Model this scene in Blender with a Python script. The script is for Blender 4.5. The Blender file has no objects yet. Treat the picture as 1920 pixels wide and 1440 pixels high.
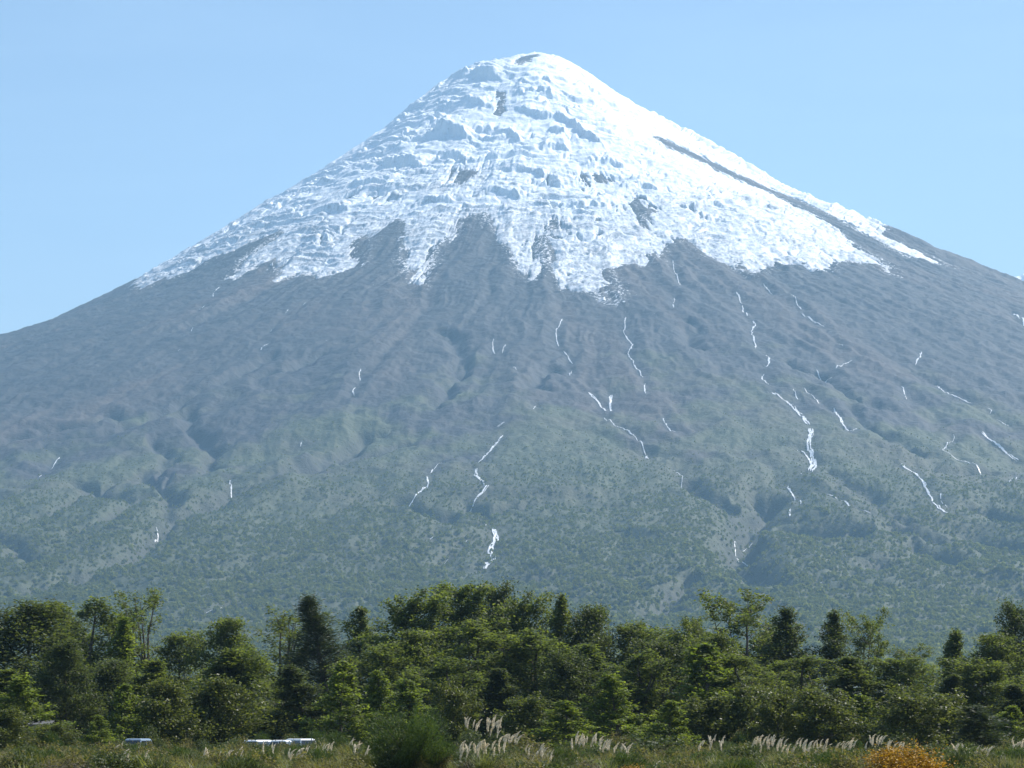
import bpy, math, random
import numpy as np

scn = bpy.context.scene
col = scn.collection
R = math.radians
random.seed(4)

# ------------------------------------------------------------------ camera, sky, sun, exposure
FOC = 5000.0                       # focal length in pixels of the 1920-pixel-wide photograph
PITCH = math.atan(665 / FOC)
EYE = 1.7
cam = bpy.data.cameras.new('camera')
cam.sensor_width = 36; cam.lens = 36 * FOC / 1920
cam.clip_start = 1; cam.clip_end = 60000
cam_o = bpy.data.objects.new('camera', cam); col.objects.link(cam_o)
cam_o.location = (0, 0, EYE); cam_o.rotation_euler = (math.pi / 2 + PITCH, 0, 0)
scn.camera = cam_o

SUN_EL, SUN_AZ = R(49), R(62)      # azimuth clockwise from +Y (into the picture, to the right)
SUN_STRENGTH, SKY_STRENGTH = 4.9, 0.09
scn.view_settings.exposure = 0.78
world = bpy.data.worlds.new('World'); scn.world = world; world.use_nodes = True
wn = world.node_tree.nodes; wl = world.node_tree.links; wn.clear()
sky = wn.new('ShaderNodeTexSky'); sky.sky_type = 'NISHITA'; sky.sun_disc = False
sky.sun_elevation = SUN_EL; sky.sun_rotation = SUN_AZ
sky.air_density = 1.0; sky.dust_density = 0.4; sky.ozone_density = 0.9; sky.altitude = 200
bg = wn.new('ShaderNodeBackground'); bg.inputs['Strength'].default_value = SKY_STRENGTH
wo = wn.new('ShaderNodeOutputWorld')
tcw = wn.new('ShaderNodeTexCoord'); mpw = wn.new('ShaderNodeMapping'); mpw.inputs['Scale'].default_value = (1.4, 1.4, 7.0); mpw.inputs['Rotation'].default_value = (0, R(14), 0)
nzw = wn.new('ShaderNodeTexNoise'); nzw.inputs['Scale'].default_value = 3.2; nzw.inputs['Detail'].default_value = 7; nzw.inputs['Roughness'].default_value = 0.6; nzw.inputs['Distortion'].default_value = 0.5
mrw = wn.new('ShaderNodeMapRange'); mrw.inputs[1].default_value = 0.48; mrw.inputs[2].default_value = 0.80; mrw.inputs[4].default_value = 0.08
mxw = wn.new('ShaderNodeMix'); mxw.data_type = 'RGBA'; mxw.inputs[7].default_value = (6.4, 8.4, 10.0, 1)     # thin cirrus, on the sky texture's own scale
wl.new(tcw.outputs['Generated'], mpw.inputs[0]); wl.new(mpw.outputs[0], nzw.inputs['Vector']); wl.new(nzw.outputs['Fac'], mrw.inputs[0])
wl.new(mrw.outputs[0], mxw.inputs[0]); wl.new(sky.outputs[0], mxw.inputs[6])
wl.new(mxw.outputs[2], bg.inputs[0]); wl.new(bg.outputs[0], wo.inputs[0])
sun = bpy.data.lights.new('sun', 'SUN'); sun.energy = SUN_STRENGTH; sun.angle = R(0.5); sun.color = (1, 0.955, 0.89)
sun_o = bpy.data.objects.new('sun', sun); col.objects.link(sun_o)
sun_o.location = (300, 100, 3000); sun_o.rotation_euler = (math.pi / 2 - SUN_EL, 0, -SUN_AZ + math.pi)
scn.view_settings.view_transform = 'Standard'; scn.view_settings.look = 'None'
scn.view_settings.gamma = 1; scn.view_settings.use_curve_mapping = False
scn.render.engine = 'CYCLES'
cy = scn.cycles
cy.max_bounces = 6; cy.diffuse_bounces = 3; cy.glossy_bounces = 2; cy.transmission_bounces = 4
cy.volume_bounces = 1; cy.transparent_max_bounces = 6
cy.use_denoising = True; cy.denoiser = 'OPENIMAGEDENOISE'
HAZE_DENSITY, HAZE_COLOR = 5.0e-5, (0.41, 0.71, 1.0)

# ------------------------------------------------------------------ helpers
def tag(o, label=None, cat=None, group=None, kind=None):
    if label: o['label'] = label
    if cat: o['category'] = cat
    if group: o['group'] = group
    if kind: o['kind'] = kind
    return o

def link(name, me, mat=None, parent=None):
    o = bpy.data.objects.new(name, me); col.objects.link(o)
    if mat and me and not me.materials: me.materials.append(mat)
    if parent: o.parent = parent
    return o

def empty(name, loc, rz=0.0):
    o = bpy.data.objects.new(name, None); col.objects.link(o)
    o.location = loc; o.rotation_euler = (0, 0, rz); o.empty_display_size = 0.3
    return o

def mesh_np(name, v, quads=None, tris=None, smooth=False, attrs=None):
    me = bpy.data.meshes.new(name)
    v = np.asarray(v, np.float32)
    q = np.zeros((0, 4), np.int32) if quads is None else np.asarray(quads, np.int32)
    t = np.zeros((0, 3), np.int32) if tris is None else np.asarray(tris, np.int32)
    me.vertices.add(len(v)); me.vertices.foreach_set('co', v.ravel())
    nl = q.size + t.size; me.loops.add(nl)
    me.loops.foreach_set('vertex_index', np.concatenate([q.ravel(), t.ravel()]))
    npoly = len(q) + len(t); me.polygons.add(npoly)
    st = np.concatenate([np.arange(len(q)) * 4, q.size + np.arange(len(t)) * 3])
    me.polygons.foreach_set('loop_start', st.astype(np.int32))
    if smooth: me.polygons.foreach_set('use_smooth', np.ones(npoly, bool))
    for k, (dom, a) in (attrs or {}).items():
        at = me.attributes.new(k, 'FLOAT', dom); at.data.foreach_set('value', np.asarray(a, np.float32).ravel())
    me.update(calc_edges=True)
    return me

def _h(ix, iy, s):
    n = (ix.astype(np.uint32) * np.uint32(374761393) + iy.astype(np.uint32) * np.uint32(668265263) + np.uint32((s * 2246822519) & 0xffffffff))
    n = (n ^ (n >> np.uint32(13))) * np.uint32(1274126177)
    n = n ^ (n >> np.uint32(16))
    return n
_ang = np.arange(256) * (2 * np.pi / 256); _GX = np.cos(_ang).astype(np.float32); _GY = np.sin(_ang).astype(np.float32)
def perlin(x, y, s=0):
    x = np.asarray(x, np.float64); y = np.asarray(y, np.float64)
    fx = np.floor(x); fy = np.floor(y); ix = fx.astype(np.int64); iy = fy.astype(np.int64)
    dx = (x - fx).astype(np.float32); dy = (y - fy).astype(np.float32)
    u = dx * dx * dx * (dx * (dx * 6 - 15) + 10); w = dy * dy * dy * (dy * (dy * 6 - 15) + 10)
    def g(a, b):
        i = _h(ix + a, iy + b, s) & np.uint32(255)
        return _GX[i] * (dx - a) + _GY[i] * (dy - b)
    n0 = g(0, 0); n0 = n0 + u * (g(1, 0) - n0)
    n1 = g(0, 1); n1 = n1 + u * (g(1, 1) - n1)
    return (n0 + w * (n1 - n0)) * 1.45
def fbm(x, y, s=0, o=4, gain=0.5, lac=2.03):
    a, t = 1.0, 0.0
    for k in range(o):
        t = t + a * perlin(x, y, s + k * 17); x = x * lac + 5.3; y = y * lac - 2.7; a *= gain
    return t
def ridged(x, y, s=0, o=3, gain=0.5, lac=2.1):
    a, t, n = 1.0, 0.0, 0.0
    for k in range(o):
        t = t + a * (1 - 2 * np.abs(perlin(x, y, s + k * 31))); n += a
        x = x * lac + 3.1; y = y * lac + 1.7; a *= gain
    return t / n
def sstep(a, b, x):
    t = np.clip((x - a) / (b - a), 0, 1); return t * t * (3 - 2 * t)

# ---- node helpers
def new_mat(name):
    m = bpy.data.materials.new(name); m.use_nodes = True
    nt = m.node_tree; nt.nodes.clear()
    return m, nt
class NT:
    def __init__(s, nt): s.nt = nt
    def n(s, t, **kw):
        x = s.nt.nodes.new(t)
        for k, v in kw.items(): setattr(x, k, v)
        return x
    def l(s, a, b): s.nt.links.new(a, b)
    def noise(s, vec, scale, detail=4, rough=0.55, dist=0.0):
        x = s.n('ShaderNodeTexNoise'); x.inputs['Scale'].default_value = scale
        x.inputs['Detail'].default_value = detail; x.inputs['Roughness'].default_value = rough
        x.inputs['Distortion'].default_value = dist
        if vec is not None: s.l(vec, x.inputs['Vector'])
        return x.outputs['Fac']
    def rng(s, v, a, b, c=0.0, d=1.0):
        x = s.n('ShaderNodeMapRange'); s.l(v, x.inputs[0])
        for i, q in enumerate((a, b, c, d)): x.inputs[i + 1].default_value = q
        return x.outputs[0]
    def math(s, op, a, b=None):
        x = s.n('ShaderNodeMath', operation=op)
        for i, q in enumerate((a, b)):
            if q is None: continue
            if isinstance(q, (int, float)): x.inputs[i].default_value = q
            else: s.l(q, x.inputs[i])
        return x.outputs[0]
    def mix(s, f, a, b, blend='MIX'):
        x = s.n('ShaderNodeMix', data_type='RGBA', blend_type=blend)
        for i, q in ((0, f), (6, a), (7, b)):
            if isinstance(q, (int, float)): x.inputs[i].default_value = q
            elif isinstance(q, tuple): x.inputs[i].default_value = (*q, 1)
            else: s.l(q, x.inputs[i])
        return x.outputs[2]
    def attr(s, name):
        x = s.n('ShaderNodeAttribute', attribute_name=name); return x.outputs['Fac']
    def bump(s, h, strength, dist):
        x = s.n('ShaderNodeBump'); x.inputs['Strength'].default_value = strength; x.inputs['Distance'].default_value = dist
        s.l(h, x.inputs['Height']); return x.outputs[0]
    def out(s, sh):
        o = s.n('ShaderNodeOutputMaterial'); s.l(sh, o.inputs[0]); return o
    def bsdf(s, color, rough=0.8, spec=0.3, normal=None, metal=0.0):
        p = s.n('ShaderNodeBsdfPrincipled')
        if isinstance(color, tuple): p.inputs['Base Color'].default_value = (*color, 1)
        else: s.l(color, p.inputs['Base Color'])
        if isinstance(rough, (int, float)): p.inputs['Roughness'].default_value = rough
        else: s.l(rough, p.inputs['Roughness'])
        p.inputs['Specular IOR Level'].default_value = spec; p.inputs['Metallic'].default_value = metal
        if normal is not None: s.l(normal, p.inputs['Normal'])
        return p.outputs[0]

def plain_mat(name, color, rough=0.7, spec=0.4, metal=0.0, var=0.15, scale=6.0):
    m, nt = new_mat(name); k = NT(nt)
    tc = k.n('ShaderNodeTexCoord').outputs['Object']
    n = k.noise(tc, scale, 4)
    c = k.mix(k.rng(n, 0.3, 0.7), tuple(x * (1 - var) for x in color), tuple(min(1, x * (1 + var)) for x in color))
    k.out(k.bsdf(c, rough, spec, None, metal)); return m

def leaf_mat(name, dark, light, transl=0.35, rough=0.45, spec=0.5, tcol=None, hue=0.5):
    """Leaves: per-leaf tint, a little difference from plant to plant, thin enough to pass light."""
    m, nt = new_mat(name); k = NT(nt)
    t = k.attr('tint')
    oi = k.n('ShaderNodeObjectInfo')
    c = k.mix(t, dark, light)
    warm = tuple(min(1, a * b) for a, b in zip(light, (1.25, 1.05, 0.6)))
    cool = tuple(a * b for a, b in zip(dark, (0.75, 0.95, 1.0)))
    c = k.mix(k.rng(oi.outputs['Random'], 0, 1, 0.0, hue * 0.6), c, k.mix(t, cool, warm))
    tl = k.n('ShaderNodeBsdfTranslucent')
    tc = k.mix(1.0, c, tcol or (1.5, 1.55, 0.7), 'MULTIPLY'); k.l(tc, tl.inputs[0])
    p = k.bsdf(c, rough, spec)
    mx = k.n('ShaderNodeMixShader'); mx.inputs[0].default_value = transl
    k.l(p, mx.inputs[1]); k.l(tl.outputs[0], mx.inputs[2]); k.out(mx.outputs[0])
    return m

# ------------------------------------------------------------------ the volcano's shape
CX, CY = 88.2, 10000.0
_rk = np.array([0, 60, 120, 180, 250, 350, 450, 600, 750, 900, 1100, 1300, 1500, 1700, 1900, 2100.])
_zl = np.array([2618, 2598, 2577, 2554, 2532, 2485, 2399, 2266, 2156, 2047, 1917, 1782, 1655, 1536, 1424, 1345.])
_zr = np.array([2618, 2600, 2579, 2541, 2484, 2406, 2341, 2245, 2149, 2052, 1928, 1834, 1743, 1638, 1540, 1450.])
_rr = np.arange(0, 20001, 10.0)
def _profile(z):
    p = np.interp(_rr, _rk, z)
    g = np.interp(_rr, [2100, 3000, 4000, 5000, 5600, 6200, 7500, 9000, 10000], [1, .735, .470, .245, .135, .075, .035, .012, 0])
    k2 = np.exp(-0.5 * (np.arange(-60, 61) / 25.0) ** 2); k2 /= k2.sum()
    g = np.convolve(np.concatenate([1 + 0.000294 * (2100 - _rr[150:210]), g[210:], np.zeros(60)]), k2, 'same')[60:-60]
    p[210:] = z[-1] * g
    q = np.concatenate([p[:20][::-1], p, np.zeros(20)])
    ker = np.exp(-0.5 * (np.arange(-12, 13) / 4.0) ** 2); ker /= ker.sum()
    q = np.convolve(q, ker, 'same')[20:-20]
    return np.where(_rr < 60, p * 0.5 + q * 0.5, q)
_PL, _PR = _profile(_zl), _profile(_zr)

def polar(x, y):
    dx = x - CX; dy = y - CY
    return np.hypot(dx, dy), np.arctan2(dx, -dy)      # radius, bearing (0 = towards the camera)

def H_rough(x, y, runnels=1.0):
    """Height of the land before gullies are cut."""
    r, a = polar(x, y)
    s = np.sin(a)
    w = np.clip(0.5 + 0.5 * s / 0.85, 0, 1)
    z = np.interp(r, _rr, _PL) * (1 - w) + np.interp(r, _rr, _PR) * w
    mid = sstep(500, 2300, r) * (1 - sstep(5800, 7200, r))
    wx = fbm(x / 420, y / 420, 3, 2)
    z = z + (0.5 + 0.5 * runnels) * 18 * mid * (ridged(a * 11 + 0.3 * wx, r / 2600 + 3, 11, 2) - 0.25)
    wy = fbm(x / 130, y / 130, 4, 2)
    z = z + runnels * 9 * mid * (ridged(a * 26 + 0.30 * wx + 0.10 * wy, r / 2800, 12, 2) - 0.2)
    z = z + runnels * 4.5 * mid * ridged(a * 75 + 0.5 * wx + 0.35 * wy, r / 900 + 0.2 * wy, 15, 3) * sstep(-0.5, 0.5, fbm(x / 240, y / 240, 16, 2))
    z = z + 15 * sstep(2400, 4200, r) * (1 - sstep(5600, 7000, r)) * fbm(x / 330 + wx, y / 520, 13, 3)
    z = z + (2.2 + 3.5 * mid) * fbm(x / 55, y / 55, 14, 4, 0.55) * sstep(120, 500, r) * (1 - 0.8 * sstep(6500, 8500, r))
    # the dark rock rib down the right shoulder
    z = z + 26 * np.exp(-((a - 0.98 - 0.05 * np.sin(r / 300)) / 0.05) ** 2) * sstep(350, 800, r) * (1 - sstep(1700, 2600, r))
    return z

_cp, _sp = math.cos(PITCH), math.sin(PITCH)
_YS = np.arange(1200, 10600, 10.0)
def on_slope(pts, f=None):
    """World (x, y) of the place on the mountainside seen along each bearing."""
    pts = np.asarray(pts, float); a = (pts[:, 0] - 960) / FOC; b = (720 - pts[:, 1]) / FOC
    dy = _cp - b * _sp; dz = _sp + b * _cp
    X = (a / dy)[:, None] * _YS[None]; Y = np.broadcast_to(_YS[None], X.shape)
    Z = EYE + (dz / dy)[:, None] * Y
    d = H_rough(X, Y) - Z
    j = (d > 0).argmax(1); ok = (d > 0).any(1)
    j = np.where(ok, np.maximum(j, 1), d.argmax(1)); i = np.arange(len(pts))
    d0, d1 = d[i, np.maximum(j - 1, 0)], d[i, j]
    t = np.where(ok, np.clip(-d0 / np.where(np.abs(d1 - d0) < 1e-6, 1, d1 - d0), 0, 1), 1)
    yy = _YS[np.maximum(j - 1, 0)] + 10 * t
    return np.stack([a / dy * yy, yy], 1)

def at_xy(px, d):
    """World x of a bearing at depth d, and z of a height."""
    b = (720 - 1385) / FOC; dy = _cp - b * _sp
    return (px - 960) / FOC / dy * d
def z_at(py, d):
    b = (720 - py) / FOC
    return EYE + d * (_sp + b * _cp) / (_cp - b * _sp)

def seg_dist(x, y, line, margin):
    """Distance from points to a polyline and position along it (only near it)."""
    D = np.full(x.shape, 1e9, np.float32)
    line = np.asarray(line)
    lo = line.min(0) - margin; hi = line.max(0) + margin
    m = np.nonzero((x > lo[0]) & (x < hi[0]) & (y > lo[1]) & (y < hi[1]))
    if len(m[0]) == 0: return D
    px, py = x[m], y[m]; best = np.full(px.shape, 1e9)
    for (ax, ay), (bx, by) in zip(line[:-1], line[1:]):
        vx, vy = bx - ax, by - ay; L = vx * vx + vy * vy + 1e-9
        t = np.clip(((px - ax) * vx + (py - ay) * vy) / L, 0, 1)
        best = np.minimum(best, np.hypot(px - ax - t * vx, py - ay - t * vy))
    D[m] = best
    return D

def poly_sdf(x, y, poly):
    """Signed distance, positive inside."""
    poly = np.asarray(poly); D = np.full(x.shape, 1e18); ins = np.zeros(x.shape, bool)
    for (ax, ay), (bx, by) in zip(poly, np.roll(poly, -1, 0)):
        vx, vy = bx - ax, by - ay; L = vx * vx + vy * vy + 1e-9
        t = np.clip(((x - ax) * vx + (y - ay) * vy) / L, 0, 1)
        D = np.minimum(D, (x - ax - t * vx) ** 2 + (y - ay - t * vy) ** 2)
        c = ((ay > y) != (by > y)) & (x < (bx - ax) * (y - ay) / (by - ay + 1e-12) + ax)
        ins ^= c
    D = np.sqrt(D)
    return np.where(ins, D, -D)

# melt streams and wet gullies, traced down the slope: (width in metres, braid, points)
STREAMS = [
 (5, 1, [(1380,545),(1386,556),(1390,565),(1393,580),(1403,592)]),
 (6, 1, [(1412,597),(1416,608),(1408,620),(1412,632),(1416,640),(1418,652)]),
 (7, 1, [(1433,662),(1443,670),(1441,678),(1437,686)]),
 (6, 1, [(1433,698),(1428,708),(1436,713),(1443,720)]),
 (7, 3, [(1446,733),(1462,741),(1475,750),(1488,762),(1500,775),(1512,786),(1520,794)]),
 (9, 3, [(1521,800),(1519,815),(1518,830),(1520,845),(1525,858),(1528,868),(1518,880)]),
 (5, 2, [(1492,836),(1508,842),(1516,852),(1522,866)]),
 (5, 1, [(1500,880),(1505,888)]),
 (7, 1, [(1482,905),(1478,911),(1484,921),(1492,928),(1500,935),(1501,942)]),
 (6, 1, [(1483,948),(1478,955),(1482,964),(1490,970)]),
 (6, 2, [(1686,868),(1698,874),(1710,880),(1722,889),(1730,897),(1735,911),(1743,925),(1750,938),(1762,950),(1777,960)]),
 (3, 1, [(1762,920),(1765,935),(1777,948)]),
 (4, 2, [(1753,721),(1766,729),(1780,737),(1800,744),(1827,753)]),
 (5, 1, [(1848,761),(1860,766),(1857,774)]),
 (4, 1, [(1866,783),(1880,790),(1893,797)]),
 (6, 2, [(1838,804),(1848,815),(1860,823),(1878,840),(1895,852),(1912,862)]),
 (4, 1, [(1787,810),(1790,818),(1780,828),(1768,842),(1785,852),(1813,863),(1840,875),(1860,884)]),
 (4, 1, [(1890,905),(1899,896),(1908,890)]),
 (5, 2, [(1563,760),(1570,775),(1580,792),(1596,806),(1606,800)]),
 (4, 1, [(1507,722),(1518,736),(1533,750),(1537,755)]),
 (4, 1, [(1486,725),(1492,740),(1497,748)]),
 (6, 1, [(1727,656),(1725,667),(1718,675),(1716,684)]),
 (4, 1, [(1173,592),(1172,602),(1170,620),(1176,633),(1187,643),(1181,653),(1178,660),(1184,672),(1190,683),(1200,695),(1208,705)]),
 (4, 1, [(1210,715),(1208,725),(1211,737)]),
 (3, 1, [(1055,595),(1050,604),(1043,616),(1043,630),(1048,648)]),
 (4, 1, [(1055,655),(1066,667),(1075,680)]),
 (4, 1, [(1072,690),(1068,704)]),
 (6, 3, [(1103,732),(1114,743),(1126,754),(1138,768)]),
 (5, 3, [(1146,737),(1144,752),(1147,766)]),
 (2, 2, [(1130,778),(1150,793),(1175,803),(1190,815),(1212,848)]),
 (7, 2, [(1211,845),(1212,857)]),
 (3, 1, [(1262,878),(1280,890),(1277,895)]),
 (2, 1, [(1005,757),(998,763)]),
 (5, 2, [(948,787),(940,793),(930,800)]),
 (5, 2, [(944,812),(936,822),(928,832),(916,845),(905,857),(888,868)]),
 (6, 2, [(893,876),(892,888),(902,897),(914,908),(906,921),(890,934),(880,946),(878,953)]),
 (3, 1, [(905,975),(912,979)]),
 (7, 4, [(922,982),(928,992),(931,1003),(926,1016),(920,1030),(925,1042),(908,1066)]),
 (4, 1, [(828,864),(815,876),(806,886)]),
 (5, 2, [(801,890),(803,903),(795,913),(780,923),(765,933),(753,941)]),
 (4, 1, [(880,1008),(865,1018)]), (3, 1, [(845,1040),(828,1058)]), (3, 1, [(820,1000),(805,1010)]),
 (3, 1, [(677,687),(674,700),(675,713)]), (4, 1, [(668,722),(661,733),(663,742)]),
 (4, 1, [(1412,962),(1398,970),(1377,981),(1385,993),(1407,1003)]),
 (7, 1, [(1400,1008),(1411,1012)]), (5, 1, [(1398,1031),(1390,1046)]),
 (3, 2, [(1547,922),(1570,933),(1597,947)]), (2, 1, [(1612,953),(1640,964)]),
 (6, 1, [(113,852),(105,862),(100,870),(94,878)]), (5, 1, [(80,886),(72,895)]),
 (4, 1, [(430,891),(431,900),(435,907)]), (4, 1, [(566,825),(562,838)]),
 (4, 1, [(503,640),(492,648),(487,655)]), (3, 1, [(512,612),(506,622)]), (3, 1, [(542,578),(534,586)]), (3, 1, [(575,565),(566,570)]),
 (4, 1, [(414,534),(405,541),(400,548),(398,556)]), (3, 1, [(384,570),(373,580)]), (3, 1, [(362,612),(358,620)]), (4, 1, [(340,652),(333,657)]),
 (12, 1, [(1899,586),(1909,590),(1920,600),(1926,612)]),
 (3, 1, [(1431,529),(1440,541),(1449,551)]), (3, 1, [(1484,548),(1494,566),(1503,580)]),
 (3, 2, [(1503,584),(1520,596),(1534,604),(1546,612)]), (5, 1, [(1553,620),(1563,622)]), (5, 1, [(1573,641),(1581,648)]),
 (3, 1, [(1566,690),(1582,680),(1600,668)]), (3, 1, [(1530,690),(1548,703),(1562,700)]),
 (3, 1, [(1261,484),(1263,500),(1270,516),(1275,534)]),
 (8, 1, [(1617,1046),(1624,1052)]), (6, 1, [(1480,986),(1485,990)]), (5, 1, [(1418,1088),(1424,1091)]), (4, 1, [(1538,1085),(1542,1106)]),
 (3, 1, [(1265,1130),(1280,1135),(1293,1143)]), (3, 1, [(370,1148),(400,1140),(425,1133)]),
 (3, 1, [(925,632),(924,650),(929,664)]), (3, 1, [(948,643),(942,660)]), (3, 1, [(960,685),(970,694)]),
 (4, 1, [(293,965),(298,975),(290,988)]), (4, 1, [(266,1010),(258,1016)]),
 (4, 1, [(1242,780),(1250,795),(1270,808)]), (3, 1, [(1690,720),(1700,748)]), (3, 1, [(1265,555),(1262,575)]),
]
# dry ravines and lava-flow margins: (half width m, depth m, points)
RAVINES = [
 (34, 26, [(700,800),(640,838),(560,872),(490,895),(430,912),(380,940),(335,955),(295,990),(262,1016),(235,1040),(150,1070),(60,1095)]),
 (22, 16, [(350,770),(365,810),(385,832),(402,848),(393,880)]), (24, 18, [(265,880),(275,895),(300,912),(317,926),(315,945)]),
 (18, 12, [(300,815),(310,850),(305,880),(315,905)]), (20, 14, [(80,830),(180,810),(270,790),(350,745),(420,710),(520,660)]),
 (30, 22, [(0,830),(90,800),(170,790),(210,775)]), (24, 18, [(150,895),(200,925),(240,930)]), (24, 16, [(0,1000),(40,1030),(60,1050)]),
 (20, 14, [(20,975),(90,960),(170,920),(260,880)]), (18, 12, [(120,1000),(200,970),(270,930)]),
 (42, 40, [(1440,930),(1410,955),(1395,985),(1385,1010),(1392,1035),(1415,1055),(1425,1085)]), (46, 36, [(1500,985),(1530,988),(1560,990)]),
 (34, 26, [(1600,985),(1615,990),(1640,985)]), (40, 30, [(1690,985),(1750,1000),(1830,1010),(1920,1020)]), (40, 34, [(1840,950),(1880,965),(1920,975)]),
 (34, 26, [(1745,875),(1790,882),(1830,880)]), (26, 18, [(1660,830),(1680,822)]), (26, 20, [(1640,1055),(1650,1045)]), (30, 22, [(1720,1020),(1740,1035),(1780,1045)]),
 (30, 22, [(1210,1150),(1240,1130),(1265,1105),(1300,1085)]), (30, 22, [(750,940),(790,950),(830,958),(860,975)]),
 (24, 16, [(880,950),(930,960),(980,945)]), (26, 18, [(960,1090),(1000,1080),(1030,1070)]), (28, 18, [(1290,900),(1340,930),(1390,950)]),
 (28, 18, [(1000,720),(1010,690),(1040,690)]), (24, 15, [(1300,600),(1290,640),(1320,650)]), (26, 16, [(480,700),(540,690),(600,660)]),
 (22, 15, [(830,620),(870,650),(860,700),(820,760)]), (22, 14, [(640,860),(700,850),(760,830)]), (24, 16, [(1600,760),(1640,800),(1700,830),(1740,850)]),
 (22, 14, [(1560,880),(1620,920),(1680,960),(1700,975)]), (22, 14, [(1480,680),(1540,700),(1600,740),(1660,760)]),
]
STREAM_XY = [(w, b, on_slope(p)) for w, b, p in STREAMS]
RAVINE_XY = [(w, d, on_slope(p)) for w, d, p in RAVINES]

def carve(x, y):
    c = np.zeros(x.shape); rv = np.zeros(x.shape)
    jx = x + 22 * fbm(x / 90, y / 90, 41, 2); jy = y + 40 * fbm(x / 90, y / 90, 42, 2)
    for w, d, l in RAVINE_XY:
        D = seg_dist(jx, jy, l, w * 4)
        g = np.exp(-(D / w) ** 2)
        c = np.minimum(c, -1.5 * d * g); rv = np.maximum(rv, np.exp(-(D / (w * 1.3)) ** 2))
    for w, b, l in STREAM_XY:
        D = seg_dist(x, y, l, 130)
        c = c - 5 * np.exp(-(D / (w * 1.5 + 12)) ** 2)
        rv = np.maximum(rv, 0.75 * np.exp(-(D / (w * b + 22)) ** 2))
    return c, rv
def H(x, y):
    return H_rough(x, y) + carve(x, y)[0]

# ---- ice outline on the slope (plan view, closed behind the summit)
ICE = [(250,551),(300,527),(330,518),(400,487),(470,455),(528,434),(490,460),(450,492),(413,528),(440,522),(460,512),(482,500),(512,484),
 (522,526),(550,518),(587,519),(622,519),(669,503),(690,488),(703,444),(722,430),(747,410),(747,480),(762,503),(769,531),(785,535),(802,538),
 (806,510),(814,464),(855,440),(867,411),(905,399),(933,445),(961,480),(970,511),(985,524),(1005,526),(1015,512),(1022,500),(1040,520),(1060,545),
 (1085,550),(1110,545),(1130,565),(1147,571),(1160,558),(1158,530),(1150,505),(1165,505),(1180,495),(1200,500),(1220,495),(1242,474),(1275,450),
 (1311,469),(1339,487),(1382,505),(1417,513),(1452,501),(1505,494),(1523,508),(1559,512),(1580,490),(1640,494),(1665,512),(1697,522),
 (1661,494),(1612,462),(1580,434),(1545,416),(1495,388),(1452,365),(1417,352),(1329,310),(1240,271),(1222,255),(1240,257),(1329,300),(1452,357),(1502,377),
 (1594,423),(1665,462),(1700,480),(1750,494),(1800,508),(1750,481),(1700,457),(1650,437)]
ICE_XY = on_slope(ICE)
_r, _a = polar(ICE_XY[0, 0], ICE_XY[0, 1])
back = [(CX + 1500 * math.sin(t), CY - 1500 * math.cos(t)) for t in np.linspace(1.35, 2 * math.pi - 1.45, 14)]
ICE_XY = np.concatenate([ICE_XY, np.array(back)])
HOLES = [[(930,172),(945,175),(944,192),(938,200),(946,212),(935,222),(928,212),(935,196)],
 [(850,321),(872,319),(896,323),(880,337),(862,343)], [(1192,372),(1204,386),(1220,394),(1207,404),(1200,426),(1191,410)],
 [(1098,330),(1128,328),(1136,340),(1112,345)], [(672,452),(688,440),(694,462),(680,480),(668,472)], [(1040,408),(1050,420),(1040,440),(1030,430)],
 [(1010,440),(1018,452),(1030,480),(1020,492),(1008,470)], [(1270,455),(1290,462),(1310,480),(1290,470)]]
CLIFFS = [(20, 85, [(830,160),(848,151),(880,142),(905,140),(930,148),(955,160)]), (14, 60, [(752,214),(785,198),(814,183),(840,177),(866,173)]),
 (40, 60, [(858,197),(878,195),(896,199),(918,205),(938,212)]), (34, 50, [(880,252),(900,248),(925,249)]), (40, 60, [(918,257),(940,260),(962,266),(985,273)]),
 (34, 60, [(950,187),(975,181),(1008,177),(1030,182),(1055,192)]), (36, 70, [(960,203),(985,215),(1011,227),(1030,226),(1048,224)]),
 (40, 60, [(1036,222),(1058,232),(1074,242),(1108,264),(1130,280),(1150,295)]), (28, 50, [(1022,250),(1045,254),(1072,263)]), (34, 60, [(1012,284),(1035,281),(1055,283),(1072,288)]),
 (36, 60, [(812,308),(835,302),(858,300),(884,312)]), (52, 70, [(790,262),(815,256),(840,256),(865,262),(890,270)]), (36, 60, [(1088,319),(1120,312),(1149,311),(1175,320),(1198,333)]),
 (30, 55, [(908,334),(940,327),(980,324),(1010,332),(1039,342),(1090,350)]), (30, 50, [(1008,354),(1030,352),(1062,357)]), (24, 60, [(960,168),(990,160),(1018,158),(1056,173)]),
 (36, 60, [(690,330),(720,318),(760,312),(800,318)]), (30, 50, [(620,372),(660,352),(700,346),(740,352)]), 
 (26, 50, [(700,300),(730,285),(765,275)]), (28, 50, [(1150,360),(1200,352),(1250,362)]), (30, 60, [(880,375),(920,365),(960,372),(990,380)]), (30, 60, [(760,395),(800,380),(850,385)]),
 (26, 50, [(1060,395),(1110,385),(1160,395)]), (26, 50, [(1280,390),(1340,385),(1400,405)]), (24, 50, [(560,410),(610,395),(660,395)]), (26, 50, [(1010,430),(1050,425),(1100,440)])]
HOLES.append([(968,123),(971,109),(988,104),(1012,101),(1002,108),(986,117)])
HOLES_XY = [on_slope(h) for h in HOLES]
def ice_sdf(x, y):
    s = poly_sdf(x, y, ICE_XY)
    for h in HOLES_XY: s = np.minimum(s, -poly_sdf(x, y, h))
    return s
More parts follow.
